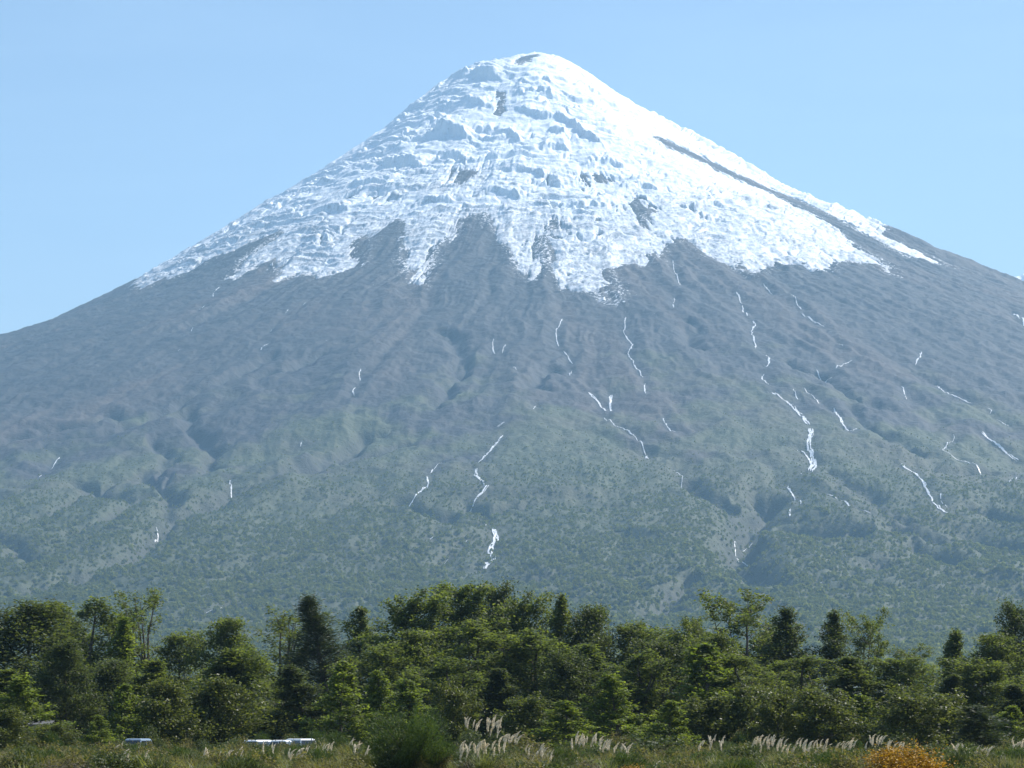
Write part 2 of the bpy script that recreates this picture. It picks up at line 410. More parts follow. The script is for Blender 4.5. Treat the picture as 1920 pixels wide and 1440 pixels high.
# the outline's distance on a coarse plan grid, read back bilinearly
_gx = np.arange(-2100, 2301, 12.0); _gy = np.arange(7400, 11601, 12.0)
_S = ice_sdf(*np.meshgrid(_gx, _gy, indexing='ij'))
def ice_at(x, y):
    fx = np.clip((x - _gx[0]) / 12, 0, len(_gx) - 1.001); fy = np.clip((y - _gy[0]) / 12, 0, len(_gy) - 1.001)
    i = fx.astype(int); j = fy.astype(int); u = fx - i; v = fy - j
    s = (_S[i, j] * (1 - u) + _S[i + 1, j] * u) * (1 - v) + (_S[i, j + 1] * (1 - u) + _S[i + 1, j + 1] * u) * v
    return np.where((x < -2080) | (x > 2280) | (y < 7420) | (y > 11580), -400, s)

def sheet(az, ys):
    A, Y = np.meshgrid(az, ys, indexing='ij')
    return A * Y, Y
def grid_quads(n, m, keep=None):
    i = np.arange(n * m).reshape(n, m)
    q = np.stack([i[:-1, :-1], i[1:, :-1], i[1:, 1:], i[:-1, 1:]], -1).reshape(-1, 4)
    if keep is not None:
        k = keep.ravel(); q = q[k[q].any(1)]
    return q
def compact(v, q, extra):
    u, inv = np.unique(q, return_inverse=True)
    return v[u], inv.reshape(q.shape), [e[u] for e in extra]

# ---- materials of the mountain
def mountain_material():
    m, nt = new_mat('volcanic_slope'); k = NT(nt)
    geo = k.n('ShaderNodeNewGeometry'); P = geo.outputs['Position']
    mp = k.n('ShaderNodeMapping'); k.l(P, mp.inputs[0]); Pm = mp.outputs[0]
    veg, wet, snow_glint, brown = k.attr('veg'), k.attr('wet'), k.attr('snow_glint'), k.attr('brown')
    n1 = k.noise(Pm, 0.012, 6, 0.62); n2 = k.noise(Pm, 0.07, 5, 0.65); n3 = k.noise(Pm, 0.0035, 4, 0.55)
    rock = k.mix(k.rng(n1, 0.3, 0.7), (0.020, 0.0195, 0.021), (0.054, 0.050, 0.049))
    rock = k.mix(k.rng(n3, 0.38, 0.56, 0.6, 0), rock, (0.018, 0.018, 0.021))
    rock = k.mix(k.rng(n2, 0.55, 0.75, 0, 0.4), rock, (0.125, 0.118, 0.11))
    rock = k.mix(k.math('MULTIPLY', brown, 0.8), rock, (0.088, 0.066, 0.055))
    rock = k.mix(k.rng(k.attr('streak'), 0.1, 0.75, 0.65, 0), rock, (0.022, 0.023, 0.026))
    wet_shaded_rock = k.mix(k.rng(wet, 0.2, 0.9, 0, 0.75), rock, (0.028, 0.030, 0.034))  # damp along streams; in dry ravines, shade painted dark into the rock
    grass = k.mix(k.rng(n2, 0.35, 0.7), (0.036, 0.046, 0.020), (0.072, 0.080, 0.034))
    grass = k.mix(k.rng(n3, 0.45, 0.65), grass, (0.062, 0.060, 0.034))
    grass = k.mix(k.math('MULTIPLY', k.attr('wood'), 0.85), grass, (0.050, 0.058, 0.028))  # self-shadow of the scrub put into the ground colour beneath it
    gf = k.rng(k.math('ADD', veg, k.math('MULTIPLY', k.math('SUBTRACT', n1, 0.5), 0.9)), 0.30, 0.62)
    gf = k.math('MULTIPLY', gf, k.rng(wet, 0.4, 0.9, 1, 0.5))
    c = k.mix(gf, wet_shaded_rock, grass)
    # thin old snow caught between boulders, and sun glints painted as pale specks
    sp = k.noise(Pm, 0.10, 6, 0.75)
    f = k.rng(k.math('ADD', sp, k.math('MULTIPLY', snow_glint, 0.19)), 0.73, 0.755)
    c = k.mix(f, c, (0.72, 0.74, 0.77))
    b = k.bump(n2, 0.9, 5.0)
    k.out(k.bsdf(c, 0.75, 0.25, b)); return m
def ice_material():
    m, nt = new_mat('glacier_ice'); k = NT(nt)
    P = k.n('ShaderNodeNewGeometry').outputs['Position']
    n1 = k.noise(P, 0.03, 5, 0.6); n2 = k.noise(P, 0.16, 6, 0.65); n3 = k.noise(P, 0.008, 4, 0.6)
    c = k.mix(k.rng(n1, 0.35, 0.7), (0.68, 0.72, 0.77), (0.82, 0.835, 0.855))
    old = k.attr('old')
    d = k.rng(k.math('ADD', k.math('MULTIPLY', n2, 0.7), k.math('MULTIPLY', old, 0.34)), 0.52, 0.74, 0, 0.85)
    c = k.mix(d, c, (0.30, 0.31, 0.33))  # old dirty ice, plus the shade painted into its streaks
    b = k.bump(n2, 0.7, 3.0)
    k.out(k.bsdf(c, 0.55, 0.3, b)); return m
M_MOUNT, M_ICE = mountain_material(), ice_material()

# ---- the mountain
az_in = np.linspace(-0.222, 0.222, 1000)
az = np.concatenate([np.linspace(-1.0, -0.23, 40), az_in, np.linspace(0.23, 1.0, 40)])
ys = np.concatenate([np.arange(604, 1500, 40), np.arange(1500, 3200, 30), np.arange(3200, 7600, 9.0), np.arange(7600, 10060, 5.6), np.arange(10060, 10800, 40), np.arange(10800, 13600, 220)])
X, Y = sheet(az, ys)
cv, rv = carve(X, Y)
Z = H_rough(X, Y) + cv
rr_, aa_ = polar(X, Y)
ice_d = ice_at(X, Y)
Z = Z - np.where(ice_d > 0, np.minimum(ice_d, 40) * 0.25, 0)
wx = fbm(X / 260, Y / 260, 51, 3)
veg = sstep(2900, 4900, rr_ + 700 * wx + 250 * np.sin(aa_ * 5 + 1)) * (1 - 0.25 * rv)
brown = np.clip(sstep(-0.1, 0.6, fbm(aa_ * 9, rr_ / 1400, 52, 3)) * 0.8 + 0.7 * np.exp(-((aa_ - 1.0) / 0.16) ** 2) * sstep(1100, 1600, rr_), 0, 1)
streak = np.clip(0.5 + 0.55 * fbm(aa_ * 34 + 0.4 * wx, rr_ / 1900, 54, 4, 0.6), 0, 1)
snow_glint = 0.8 * np.clip(1 - np.abs(ice_d) / 90, 0, 1) ** 2 * (ice_d < 60) + 0.35 * sstep(-0.2, 0.5, fbm(aa_ * 12, rr_ / 700, 53, 3)) * (1 - sstep(2600, 3400, rr_))
volc = link('volcano', mesh_np('volcano', np.stack([X, Y, Z], -1).reshape(-1, 3), grid_quads(*X.shape), smooth=True,
            attrs={'veg': ('POINT', veg), 'streak': ('POINT', streak), 'wood': ('POINT', sstep(4000, 5000, rr_ + 300 * wx)), 'wet': ('POINT', rv), 'brown': ('POINT', brown), 'snow_glint': ('POINT', snow_glint)}), M_MOUNT)
tag(volc, 'snow capped dark volcanic cone rising behind the wood', None, None, 'structure')

# ---- the ice cap: a sheet lying on the rock, broken by ice falls and crevasses
az2 = np.linspace(-0.185, 0.205, 1350); ys2 = np.concatenate([np.arange(7500, 10080, 4.6), np.arange(10080, 10700, 30)])
X, Y = sheet(az2, ys2)
sd = ice_at(X, Y)
keep = (sd > -40) & (Y < 10600)
sd = sd + 13 * fbm(X / 60, Y / 60, 61, 3) + 13 * fbm(X / 20, Y / 20, 62, 4, 0.65) - 2
r, a = polar(X, Y)
sd = sd + 46 * fbm(a * 50, r / 230, 60, 5, 0.62) * sstep(600, 1100, r)
sd_in = sd
sd = np.minimum(sd, (1.16 - 0.42 * sstep(600, 1500, r) - fbm(a * 22 + 3, r / 130, 59, 4, 0.55)) * 420 + 400 * sstep(500, 300, r) + 300 * sstep(0.35, 0.7, a))
base = H_rough(X, Y, 0.0)
w1 = fbm(X / 300, Y / 300, 63, 3); w2 = fbm(X / 110, Y / 110, 64, 3)
arc = a * np.maximum(r, 250)
inn = sstep(0, 70, sd)
left = sstep(0.7, -0.9, a)                                   # rougher to the left, smoother to the right
# ice-fall steps: flat treads ending in cliffs that face down the slope
fq = r / 120 + 1.7 * w1 + 0.55 * w2
fr = fq - np.floor(fq); saw = np.where(fr < 0.84, fr / 0.84, (1 - fr) / 0.16) - 0.5
stepm = sstep(-0.2, 0.35, fbm(arc / 260, r / 240, 65, 3) + 0.3 * sstep(1000, 350, r)) * sstep(60, 200, r)
h = 13 * saw * stepm * sstep(1600, 500, r) * (0.35 + 0.65 * sstep(1.0, 0.2, np.abs(a + 0.1)))
# the large ice cliffs: bright ledges that break off towards the valley
for A_, L_, pl in CLIFFS:
    q_ = on_slope(pl); rc_, ac_ = polar(q_[:, 0], q_[:, 1]); o_ = np.argsort(ac_)
    aj = a + 0.03 * w2 * 250 / np.maximum(r, 250)
    du = np.interp(aj, ac_[o_], rc_[o_]) + 10 * w2 + 9 * fbm(arc / 26, r / 60, 75, 3) - r
    win = sstep(0, 0.25, (aj - ac_.min()) / (np.ptp(ac_) + 1e-6)) * sstep(0, 0.25, (ac_.max() - aj) / (np.ptp(ac_) + 1e-6))
    h = h + 0.75 * A_ * win * sstep(-7, 6, du) * np.exp(-np.maximum(du, 0) / L_)
# blocky seracs in the steep middle
ser = sstep(0.05, 0.45, fbm(arc / 190 + 4, r / 210, 66, 3) + 0.4 * np.exp(-((a + 0.12) / 0.40) ** 2) * sstep(1100, 500, r) - 0.1) * sstep(120, 300, r)
h = h + 5 * ser * sstep(0.6, 0.2, a) * ridged(arc / 75 + 0.9 * w2, r / 46 + 0.9 * w1, 67, 3)
# long wavy folds and crevasses lying across the slope
rough = 0.15 + 0.85 * sstep(-0.3, 0.4, fbm(arc / 330, r / 330, 72, 3) + 0.45 * left - 0.22)
st1 = fbm(arc / 420 + 0.4 * w2, r / 34 + 2.0 * w1, 73, 3, 0.55)
st2 = fbm(arc / 240 + 0.4 * w2, r / 15 + 4.2 * w1 + 0.8 * w2, 74, 3, 0.6)
h = h + (6 + 8 * rough) * st1 + (1.6 + 3.0 * rough) * st2 * sstep(250, 700, r)
f2 = r / 30 + 2.6 * w1 + 1.3 * w2
cre = 1 - np.abs(((f2 % 1) - 0.5) * 2)
crem = sstep(-0.1, 0.35, fbm(arc / 150, r / 150, 68, 3)) * (0.4 + 0.6 * sstep(500, 1100, r))
h = h - 6 * crem * np.clip(cre * 3 - 2.0, 0, 1)
h = h + 4 * fbm(a * 9 + 0.5 * w1, r / 420, 70, 3, 0.55) * sstep(150, 600, r) + 0.9 * fbm(X / 22, Y / 22, 71, 3, 0.55) * rough
h = h * (0.35 + 0.65 * sstep(1.3, 0.85, np.abs(a)))
grit_shade = sstep(-0.05, 0.5, st2 + 0.35 * st1) * (0.45 + 0.55 * sstep(300, 1000, r)) * (0.6 + 0.6 * left) + 0.5 * sstep(0.05, 0.6, fbm(a * 80 + 0.6 * w2, r / 260, 58, 3, 0.6)) * sstep(350, 800, r) + 0.6 * np.clip(cre * 2.2 - 1.3, 0, 1) * crem  # dirt streaks, with grey-blue snow shading and crevasse shade painted in
thick = np.where(sd > 0, 0.5 + 15 * (1 - np.exp(-sd / 80)) , sd * 1.2)
Zi = base + thick + (h - 5) * sstep(-2, 40, sd) * (0.45 + 0.55 * sstep(0, 160, sd_in))
old = sstep(750, 1750, r + 220 * w1 + 120 * w2) * 0.66 + 0.22 * sstep(50, 0, sd)
q = grid_quads(*X.shape, keep)
old = old + 0.46 * grit_shade
vv, q, (old,) = compact(np.stack([X, Y, Zi], -1).reshape(-1, 3), q, [old.ravel()])
ice = link('glacier', mesh_np('glacier', vv, q, smooth=False, attrs={'old': ('POINT', old)}), M_ICE, volc)
ice['label'] = 'white glacier cap broken by crevasses and ice falls'
del X, Y, Z, Zi, base, w1, w2, h, f2, fq, fr, saw, ser, cre, crem, cv, rv, wx, veg, brown, snow_glint

# ---- melt water, its sun glints painted in as pale colour
m, nt = new_mat('melt_water_glint'); k = NT(nt)
P = k.n('ShaderNodeNewGeometry').outputs['Position']
c = k.mix(k.rng(k.noise(P, 0.25, 5, 0.7), 0.35, 0.65), (0.42, 0.44, 0.47), (0.84, 0.85, 0.86))
k.out(k.bsdf(c, 0.35, 0.6, k.bump(k.noise(P, 0.3, 4), 0.6, 1.5))); M_MELT = m
rng = np.random.default_rng(5)
for si, (w, braid, l) in enumerate(STREAM_XY):
    V, Q = [], []
    seg = np.hypot(*np.diff(l, axis=0).T); cum = np.concatenate([[0], np.cumsum(seg)])
    nb_ = braid; dsc = l[:, 1].mean() / 8500
    for b in range(nb_):
        n = max(8, int(cum[-1] / 5)); s = np.linspace(0, cum[-1], n)
        px = np.interp(s, cum, l[:, 0]); py = np.interp(s, cum, l[:, 1])
        tx, ty = np.gradient(px), np.gradient(py); tl = np.hypot(tx, ty) + 1e-6; nx, ny = -ty / tl, tx / tl
        off = ((b - (nb_ - 1) / 2) * w * 0.5 + w * 0.8 * fbm(s / 75 + si * 7.3, s * 0 + b * 3.7, 81, 3, 0.5)) * dsc
        ww = (0.55 + w * 0.23) * dsc * np.clip(0.98 + 0.9 * fbm(s / 60 + si * 3.1, s * 0 + b * 9.1, 82, 3) + 0.75 * fbm(s / 13 + si, s * 0 + b * 5.1, 83, 2), 0.0, 1.5) * sstep(0, 25, s + 4) * sstep(0, 25, cum[-1] - s + 4)
        px, py = px + nx * off, py + ny * off
        ks = np.array([-1, -0.33, 0.33, 1])
        XX = px[:, None] + nx[:, None] * ww[:, None] * ks; YY = py[:, None] + ny[:, None] * ww[:, None] * ks
        ZZ = H(XX, YY) + 1.6 + 0.5 * rng.random(XX.shape)
        i0 = sum(len(v) for v in V); V.append(np.stack([XX, YY, ZZ], -1).reshape(-1, 3))
        g = grid_quads(n, 4)
        okk = (ww > 0.25)[:, None].repeat(4, 1).ravel(); g = g[okk[g].all(1)]
        Q.append(g + i0)
    o = link('stream', mesh_np('stream', np.concatenate(V), np.concatenate(Q), smooth=True), M_MELT, volc)

# ------------------------------------------------------------------ scrub wood on the lower slopes, one mass
def scatter_tree_nodes(name, protos):
    ng = bpy.data.node_groups.new(name, 'GeometryNodeTree')
    ng.interface.new_socket('Geometry', in_out='INPUT', socket_type='NodeSocketGeometry')
    ng.interface.new_socket('Geometry', in_out='OUTPUT', socket_type='NodeSocketGeometry')
    N, L = ng.nodes, ng.links
    gi, go = N.new('NodeGroupInput'), N.new('NodeGroupOutput')
    jn = N.new('GeometryNodeJoinGeometry')
    def at(n, t):
        x = N.new('GeometryNodeInputNamedAttribute'); x.data_type = t; x.inputs['Name'].default_value = n; return x.outputs[0]
    for i, p in enumerate(protos):
        oi = N.new('GeometryNodeObjectInfo'); oi.inputs['Object'].default_value = p; oi.inputs['As Instance'].default_value = True
        ip = N.new('GeometryNodeInstanceOnPoints')
        cmp = N.new('FunctionNodeCompare'); cmp.data_type = 'INT'; cmp.operation = 'EQUAL'
        L.new(at('kind_id', 'INT'), cmp.inputs[2]); cmp.inputs[3].default_value = i
        L.new(gi.outputs[0], ip.inputs['Points']); L.new(cmp.outputs[0], ip.inputs['Selection']); L.new(oi.outputs['Geometry'], ip.inputs['Instance'])
        cx = N.new('ShaderNodeCombineXYZ'); L.new(at('turn', 'FLOAT'), cx.inputs['Z'])
        rot = N.new('FunctionNodeEulerToRotation'); L.new(cx.outputs[0], rot.inputs[0]); L.new(rot.outputs[0], ip.inputs['Rotation'])
        sx = N.new('ShaderNodeCombineXYZ'); L.new(at('wide', 'FLOAT'), sx.inputs['X']); L.new(at('wide', 'FLOAT'), sx.inputs['Y']); L.new(at('tall', 'FLOAT'), sx.inputs['Z'])
        L.new(sx.outputs[0], ip.inputs['Scale']); L.new(ip.outputs[0], jn.inputs[0])
    L.new(jn.outputs[0], go.inputs[0])
    return ng
def scatter(name, pts, kind_id, turn, wide, tall, protos, label):
    me = bpy.data.meshes.new(name); me.vertices.add(len(pts)); me.vertices.foreach_set('co', np.asarray(pts, np.float32).ravel())
    for nm, t, a in (('kind_id', 'INT', kind_id), ('turn', 'FLOAT', turn), ('wide', 'FLOAT', wide), ('tall', 'FLOAT', tall)):
        x = me.attributes.new(nm, t, 'POINT'); x.data.foreach_set('value', np.asarray(a, np.int32 if t == 'INT' else np.float32))
    o = bpy.data.objects.new(name, me); col.objects.link(o)
    md = o.modifiers.new('scatter', 'NODES'); md.node_group = scatter_tree_nodes(name, protos)
    tag(o, label, None, None, 'stuff'); return o

def leaf_quads(C, size, aspect, rng, up=0.5, axis=None):
    """One bent-free diamond leaf at every centre; normals lean up by `up`."""
    n = len(C); nrm = rng.normal(size=(n, 3)); nrm /= np.linalg.norm(nrm, axis=1)[:, None]
    nrm[:, 2] += up * 2; nrm /= np.linalg.norm(nrm, axis=1)[:, None]
    t = rng.normal(size=(n, 3)) if axis is None else axis + 0.25 * rng.normal(size=(n, 3))
    a = t - (t * nrm).sum(1)[:, None] * nrm if axis is None else t
    a /= np.linalg.norm(a, axis=1)[:, None] + 1e-9
    b = np.cross(nrm, a); b /= np.linalg.norm(b, axis=1)[:, None] + 1e-9
    s = (np.asarray(size) * rng.uniform(0.7, 1.3, n))[:, None]
    v = np.stack([C - a * s * 0.5, C + b * s * 0.5 * aspect, C + a * s * 0.5, C - b * s * 0.5 * aspect], 1).reshape(-1, 3)
    return v, np.arange(4 * n).reshape(n, 4)

def tube(pts, rad, sides=6):
    pts = np.asarray(pts, float); n = len(pts)
    t = np.gradient(pts, axis=0); t /= np.linalg.norm(t, axis=1)[:, None] + 1e-9
    ref = np.where(np.abs(t[:, 2:3]) > 0.9, np.array([[1., 0, 0]]), np.array([[0., 0, 1]]))
    u = np.cross(t, ref); u /= np.linalg.norm(u, axis=1)[:, None] + 1e-9; w = np.cross(t, u)
    ang = np.arange(sides) * 2 * np.pi / sides
    ring = pts[:, None] + np.asarray(rad)[:, None, None] * (np.cos(ang)[None, :, None] * u[:, None] + np.sin(ang)[None, :, None] * w[:, None])
    i = np.arange(n * sides).reshape(n, sides); j = np.roll(i, -1, 1)
    q = np.stack([i[:-1], j[:-1], j[1:], i[1:]], -1).reshape(-1, 4)
    return ring.reshape(-1, 3), q
def merge(parts):
    V, Q, k = [], [], 0
    for v, q in parts: V.append(v); Q.append(q + k); k += len(v)
    return np.concatenate(V), np.concatenate(Q)

M_SCRUB = leaf_mat('scrub_leaves', (0.098, 0.112, 0.050), (0.190, 0.200, 0.090), 0.52, 0.7, 0.12)
def scrub_proto(seed, conic):
    g = np.random.default_rng(seed); n = 90
    d = g.normal(size=(n, 3)); d /= np.linalg.norm(d, axis=1)[:, None]; rad = g.uniform(0.5, 1, n) ** 0.5
    C = d * rad[:, None] * 0.5; C[:, 2] = C[:, 2] + 0.5
    if conic: C[:, :2] *= (1.25 - C[:, 2:3])
    v, q = leaf_quads(C, 0.31, 0.7, g, 0.3)
    me = mesh_np('scrub', v, q, attrs={'tint': ('FACE', g.random(n) ** 1.3)}); me.materials.append(M_SCRUB)
    return bpy.data.objects.new('scrub', me)
SCRUB = [scrub_proto(s, s % 2) for s in range(4)]
rng = np.random.default_rng(11)
N = 360000
y = np.sqrt(rng.uniform(2600 ** 2, 6700 ** 2, N)); x = rng.uniform(-0.27, 0.27, N) * y
r, a = polar(x, y)
wx = fbm(x / 260, y / 260, 51, 3)
dens = sstep(3100, 5000, r + 800 * wx + 250 * np.sin(a * 5 + 1))
patch = sstep(-0.35, 0.35, fbm(x / 120, y / 160, 91, 3))
dens = dens * (0.6 + 0.4 * patch) * (0.22 + 0.78 * sstep(3700, 5000, r + 300 * wx))
cvv, rvv = carve(x, y)
dens = dens * (1 - np.clip(rvv * 0.6, 0, 0.55))
kp = rng.random(N) < dens * 0.60
x, y, r = x[kp], y[kp], r[kp]; z = H(x, y) - 0.3; n = len(x)
tall = rng.lognormal(0, 0.35, n) * (1.0 + 3.8 * sstep(3300, 5600, r))
scatter('forest', np.stack([x, y, z], 1), rng.integers(0, 4, n), rng.uniform(0, 6.28, n), tall * rng.uniform(0.8, 1.35, n), tall, SCRUB, 'low green scrub covering the foot of the volcano')

# ------------------------------------------------------------------ near ground
gx = np.concatenate([np.linspace(-9000, -800, 14), np.linspace(-700, -80, 20), np.linspace(-76, 76, 90), np.linspace(80, 700, 20), np.linspace(800, 9000, 14)])
gy = np.concatenate([np.linspace(-3000, -50, 12), np.linspace(0, 420, 150), np.linspace(430, 640, 14)])
X, Y = np.meshgrid(gx, gy, indexing='ij')
def ground_z(x, y):
    x = np.asarray(x, float); y = np.asarray(y, float)
    return 0.22 * fbm(x / 14, y / 14, 95, 3) * sstep(20, 80, y) * (1 - sstep(400, 600, y)) - 0.8 * sstep(590, 640, y) + 1.2 * sstep(230, 420, y) * (1 - sstep(420, 600, y)) + np.where(y > 340, sstep(345, 600, y) * H_rough(x, np.maximum(y, 340.0)), 0.0)
m, nt = new_mat('heath_soil'); k = NT(nt)
P = k.n('ShaderNodeNewGeometry').outputs['Position']
c = k.mix(k.rng(k.noise(P, 0.6, 6), 0.35, 0.65), (0.045, 0.048, 0.024), (0.11, 0.095, 0.055))
k.out(k.bsdf(c, 0.95, 0.1, k.bump(k.noise(P, 3.0, 5), 0.6, 0.1)))
grd = link('ground', mesh_np('ground', np.stack([X, Y, ground_z(X, Y)], -1).reshape(-1, 3), grid_quads(*X.shape), smooth=True), m)
tag(grd, 'flat heath ground in front of the wood', None, None, 'structure')

# ------------------------------------------------------------------ trees
M_BARK = plain_mat('bark', (0.105, 0.088, 0.072), 0.9, 0.15, 0, 0.4, 3.0)
M_BEECH = leaf_mat('beech_leaves', (0.052, 0.074, 0.024), (0.145, 0.172, 0.050), 0.54, 0.55, 0.3)
M_BRIGHT = leaf_mat('young_beech_leaves', (0.060, 0.090, 0.020), (0.175, 0.212, 0.046), 0.54, 0.55, 0.3)
M_DARK = leaf_mat('dark_leaves', (0.036, 0.052, 0.022), (0.098, 0.118, 0.042), 0.50, 0.55, 0.3)
M_CONIFER = leaf_mat('conifer_needles', (0.026, 0.040, 0.020), (0.068, 0.085, 0.034), 0.3, 0.55, 0.35)
M_GLOSSY = leaf_mat('glossy_leaves', (0.050, 0.065, 0.022), (0.130, 0.145, 0.044), 0.46, 0.48, 0.3)

def prof_round(t): return np.sqrt(np.clip(1 - ((t - 0.42) / 0.60) ** 2, 0.02, 1))
def prof_cone(t): return 0.06 + 0.94 * (1 - t) ** 0.8 * np.minimum(1, (t + 0.18) * 4)
def prof_tall(t): return np.maximum(np.sqrt(np.clip(1 - ((t - 0.55) / 0.62) ** 2, 0.03, 1)), 0.62 * (t < 0.5)) * (0.80 + 0.20 * np.cos(t * 9))
def prof_spire(t): return np.clip((1 - t) ** 0.62, 0.05, 1) * np.minimum(1, 0.55 + t * 1.2)
def prof_flat(t): return np.clip(0.30 + 0.80 * t ** 0.8, 0, 1) * np.sqrt(np.clip((1.03 - t) / 0.18, 0.1, 1))
def prof_col(t): return np.clip((1 - t ** 3), 0.1, 1) * (0.8 + 0.2 * np.sin(t * 20))

PROTO = {}
def grow(key, seed, mat, Ht=10.0, wide=3.2, c0=0.1, prof=prof_round, nb=60, elev=(15, 50), droop=0.12, tw=9, lv=26, leaf=0.17, aspect=0.6,
         flat=0.35, clump=0.42, up=0.6, lean=0.0, trunk_r=0.16, forks=0, needle=False, jag=0.3):
    g = np.random.default_rng(seed); parts = []
    nz = 9; zz = np.linspace(0, 1, nz)
    bend = np.cumsum(g.normal(0, 0.012 * Ht, (nz, 2)), 0) * (zz[:, None]) + np.array([lean, 0]) * zz[:, None] ** 2 * Ht
    tp = np.concatenate([bend, (zz * Ht)[:, None]], 1)
    parts.append(tube(tp, trunk_r * (1.05 - zz) ** 0.8 + 0.012, 7))
    leaders = [tp]
    for _ in range(forks):
        i = g.integers(2, 5); az = g.uniform(0, 6.28); k = nz - i
        s = np.linspace(0, 1, k); top = tp[i] + np.array([math.cos(az) * wide * 0.55, math.sin(az) * wide * 0.55, (Ht - tp[i][2]) * g.uniform(0.75, 0.98)])
        p = tp[i] + (top - tp[i]) * np.stack([s ** 0.7, s ** 0.7, s], 1) + g.normal(0, 0.08, (k, 3)) * s[:, None]
        parts.append(tube(p, trunk_r * 0.6 * (1.05 - s) + 0.012, 5)); leaders.append(p)
    LC, LA = [], []
    ga = 2.39996
    lobes = g.uniform(0, 6.28, 3)
    for b in range(nb):
        u = c0 + (0.985 - c0) * ((b + g.uniform(0, 1)) / nb) ** 0.9
        ld = leaders[g.integers(0, len(leaders))] if forks else tp
        zt = u * Ht
        if zt > ld[-1][2]: ld = tp
        zt = max(zt, ld[0][2] + 0.1)
        o = np.array([np.interp(zt, ld[:, 2], ld[:, 0]), np.interp(zt, ld[:, 2], ld[:, 1]), zt])
        az = b * ga + g.normal(0, 0.35)
        t = (u - c0) / (1 - c0)
        L = wide * float(prof(np.array(t))) * (g.uniform(1 - 1.3 * jag, 1 + jag * 0.5) if b % 5 else 1 + jag * g.uniform(0.3, 1.0)) * (1 + 0.22 * math.cos(2 * az + lobes[0] + t * 4) + 0.12 * math.cos(3 * az + lobes[1]))
        if forks: L *= 0.72
        ev = R(elev[0] + (elev[1] - elev[0]) * t + g.normal(0, 7))
        hd = np.array([math.cos(az), math.sin(az), 0.0]); sd_ = np.array([-math.sin(az), math.cos(az), 0.0])
        s = np.linspace(0, 1, 5)
        br = o + hd * (L * math.cos(ev) * s)[:, None] + np.array([0, 0, 1.0]) * (L * math.sin(ev) * s - droop * L * s ** 2)[:, None]
        parts.append(tube(br, (trunk_r * 0.30 * (1 - u * 0.6)) * (1.02 - s) + 0.006, 4))
        ntw = max(2, int(1.7 * tw * (0.35 + L / wide)))
        ts = g.uniform(0.22, 1.02, ntw) ** 0.75
        base = np.stack([np.interp(ts, s, br[:, k]) for k in range(3)], 1)
        lat = g.uniform(-1, 1, ntw) * (1.12 - ts) * L * 0.42
        tip = base + sd_ * lat[:, None] + hd * (np.abs(lat) * 0.35)[:, None]; tip[:, 2] += g.normal(0, 0.05 * Ht * 0.25, ntw)
        nl = max(3, int(lv * 0.82))
        cl = 0.72 * clump * (0.6 + 0.5 * min(1.4, L / wide + 0.2))
        off = g.normal(size=(ntw, nl, 3)) * np.array([cl, cl, cl * min(1, flat * 1.9)])
        # leaves follow the twig direction outward
        LC.append((tip[:, None] + off).reshape(-1, 3))
        LA.append(np.repeat((hd * 0.8 + np.array([0, 0, 0.25 if needle else 0.0])) [None], ntw * nl, 0) + 0.5 * sd_ * np.sign(np.repeat(lat, nl))[:, None])
    C = np.concatenate(LC); A = np.concatenate(LA)
    okk = C[:, 2] > 0.15; C, A = C[okk], A[okk]
    v, q = leaf_quads(C, leaf * (1.0 if needle else 1.25), aspect, g, up, A if needle else None)
    tint = np.clip(0.5 + 0.28 * g.normal(size=len(C)), 0, 1)
    tm = mesh_np(key + '_trunk', *merge(parts)); tm.materials.append(M_BARK)
    cm = mesh_np(key + '_crown', v, q, attrs={'tint': ('FACE', tint)}); cm.materials.append(mat)
    PROTO[key] = (tm, cm, Ht, 2 * np.percentile(np.hypot(C[:, 0] - lean * 0.5 * Ht, C[:, 1]), 84))
# kinds of tree standing in the wood
for i in (1, 2, 3): grow('round%d' % i, 100 + i, M_BEECH, 12, 3.6, 0.07, prof_round, 78, (5, 58), 0.10, 8, 20, 0.19, 0.62, 0.34, 0.36)
for i in (1, 2): grow('dark%d' % i, 120 + i, M_DARK, 12, 3.8, 0.05, prof_round, 80, (5, 60), 0.12, 9, 22, 0.18, 0.62, 0.5, 0.42)
for i in (1, 2, 3): grow('tall%d' % i, 140 + i, M_BEECH, 14, 3.4, 0.08, prof_tall, 82, (15, 60), 0.08, 7, 20, 0.18, 0.62, 0.32, 0.36, forks=3, trunk_r=0.2)
for i in (1, 2): grow('open%d' % i, 160 + i, M_BEECH, 13, 3.0, 0.20, prof_tall, 60, (25, 62), 0.05, 7, 13, 0.16, 0.6, 0.35, 0.30, forks=6, trunk_r=0.13)
for i in (1, 2, 3): grow('young%d' % i, 180 + i, M_BRIGHT, 6, 2.0, 0.04, prof_cone, 62, (12, 40), 0.02, 7, 14, 0.14, 0.55, 0.28, 0.20, trunk_r=0.08)
grow('spire', 200, M_CONIFER, 14, 2.7, 0.06, prof_spire, 150, (25, 66), -0.05, 6, 22, 0.24, 0.22, 0.6, 0.30, 0.2, needle=True, trunk_r=0.2)
for i in (1, 2): grow('conifer%d' % i, 210 + i, M_DARK, 13, 2.5, 0.42, prof_cone, 50, (10, 45), 0.05, 8, 22, 0.18, 0.5, 0.4, 0.34, trunk_r=0.2, jag=0.5)
for i in (1, 2): grow('flat%d' % i, 220 + i, M_BEECH, 12, 4.2, 0.25, prof_flat, 52, (10, 40), 0.02, 9, 20, 0.18, 0.6, 0.25, 0.36, forks=3, trunk_r=0.19, jag=0.45)
for i in (1, 2, 3): grow('cone%d' % i, 260 + i, M_BEECH, 12, 2.9, 0.05, prof_cone, 84, (14, 48), 0.04, 8, 19, 0.18, 0.58, 0.32, 0.32, jag=0.42)
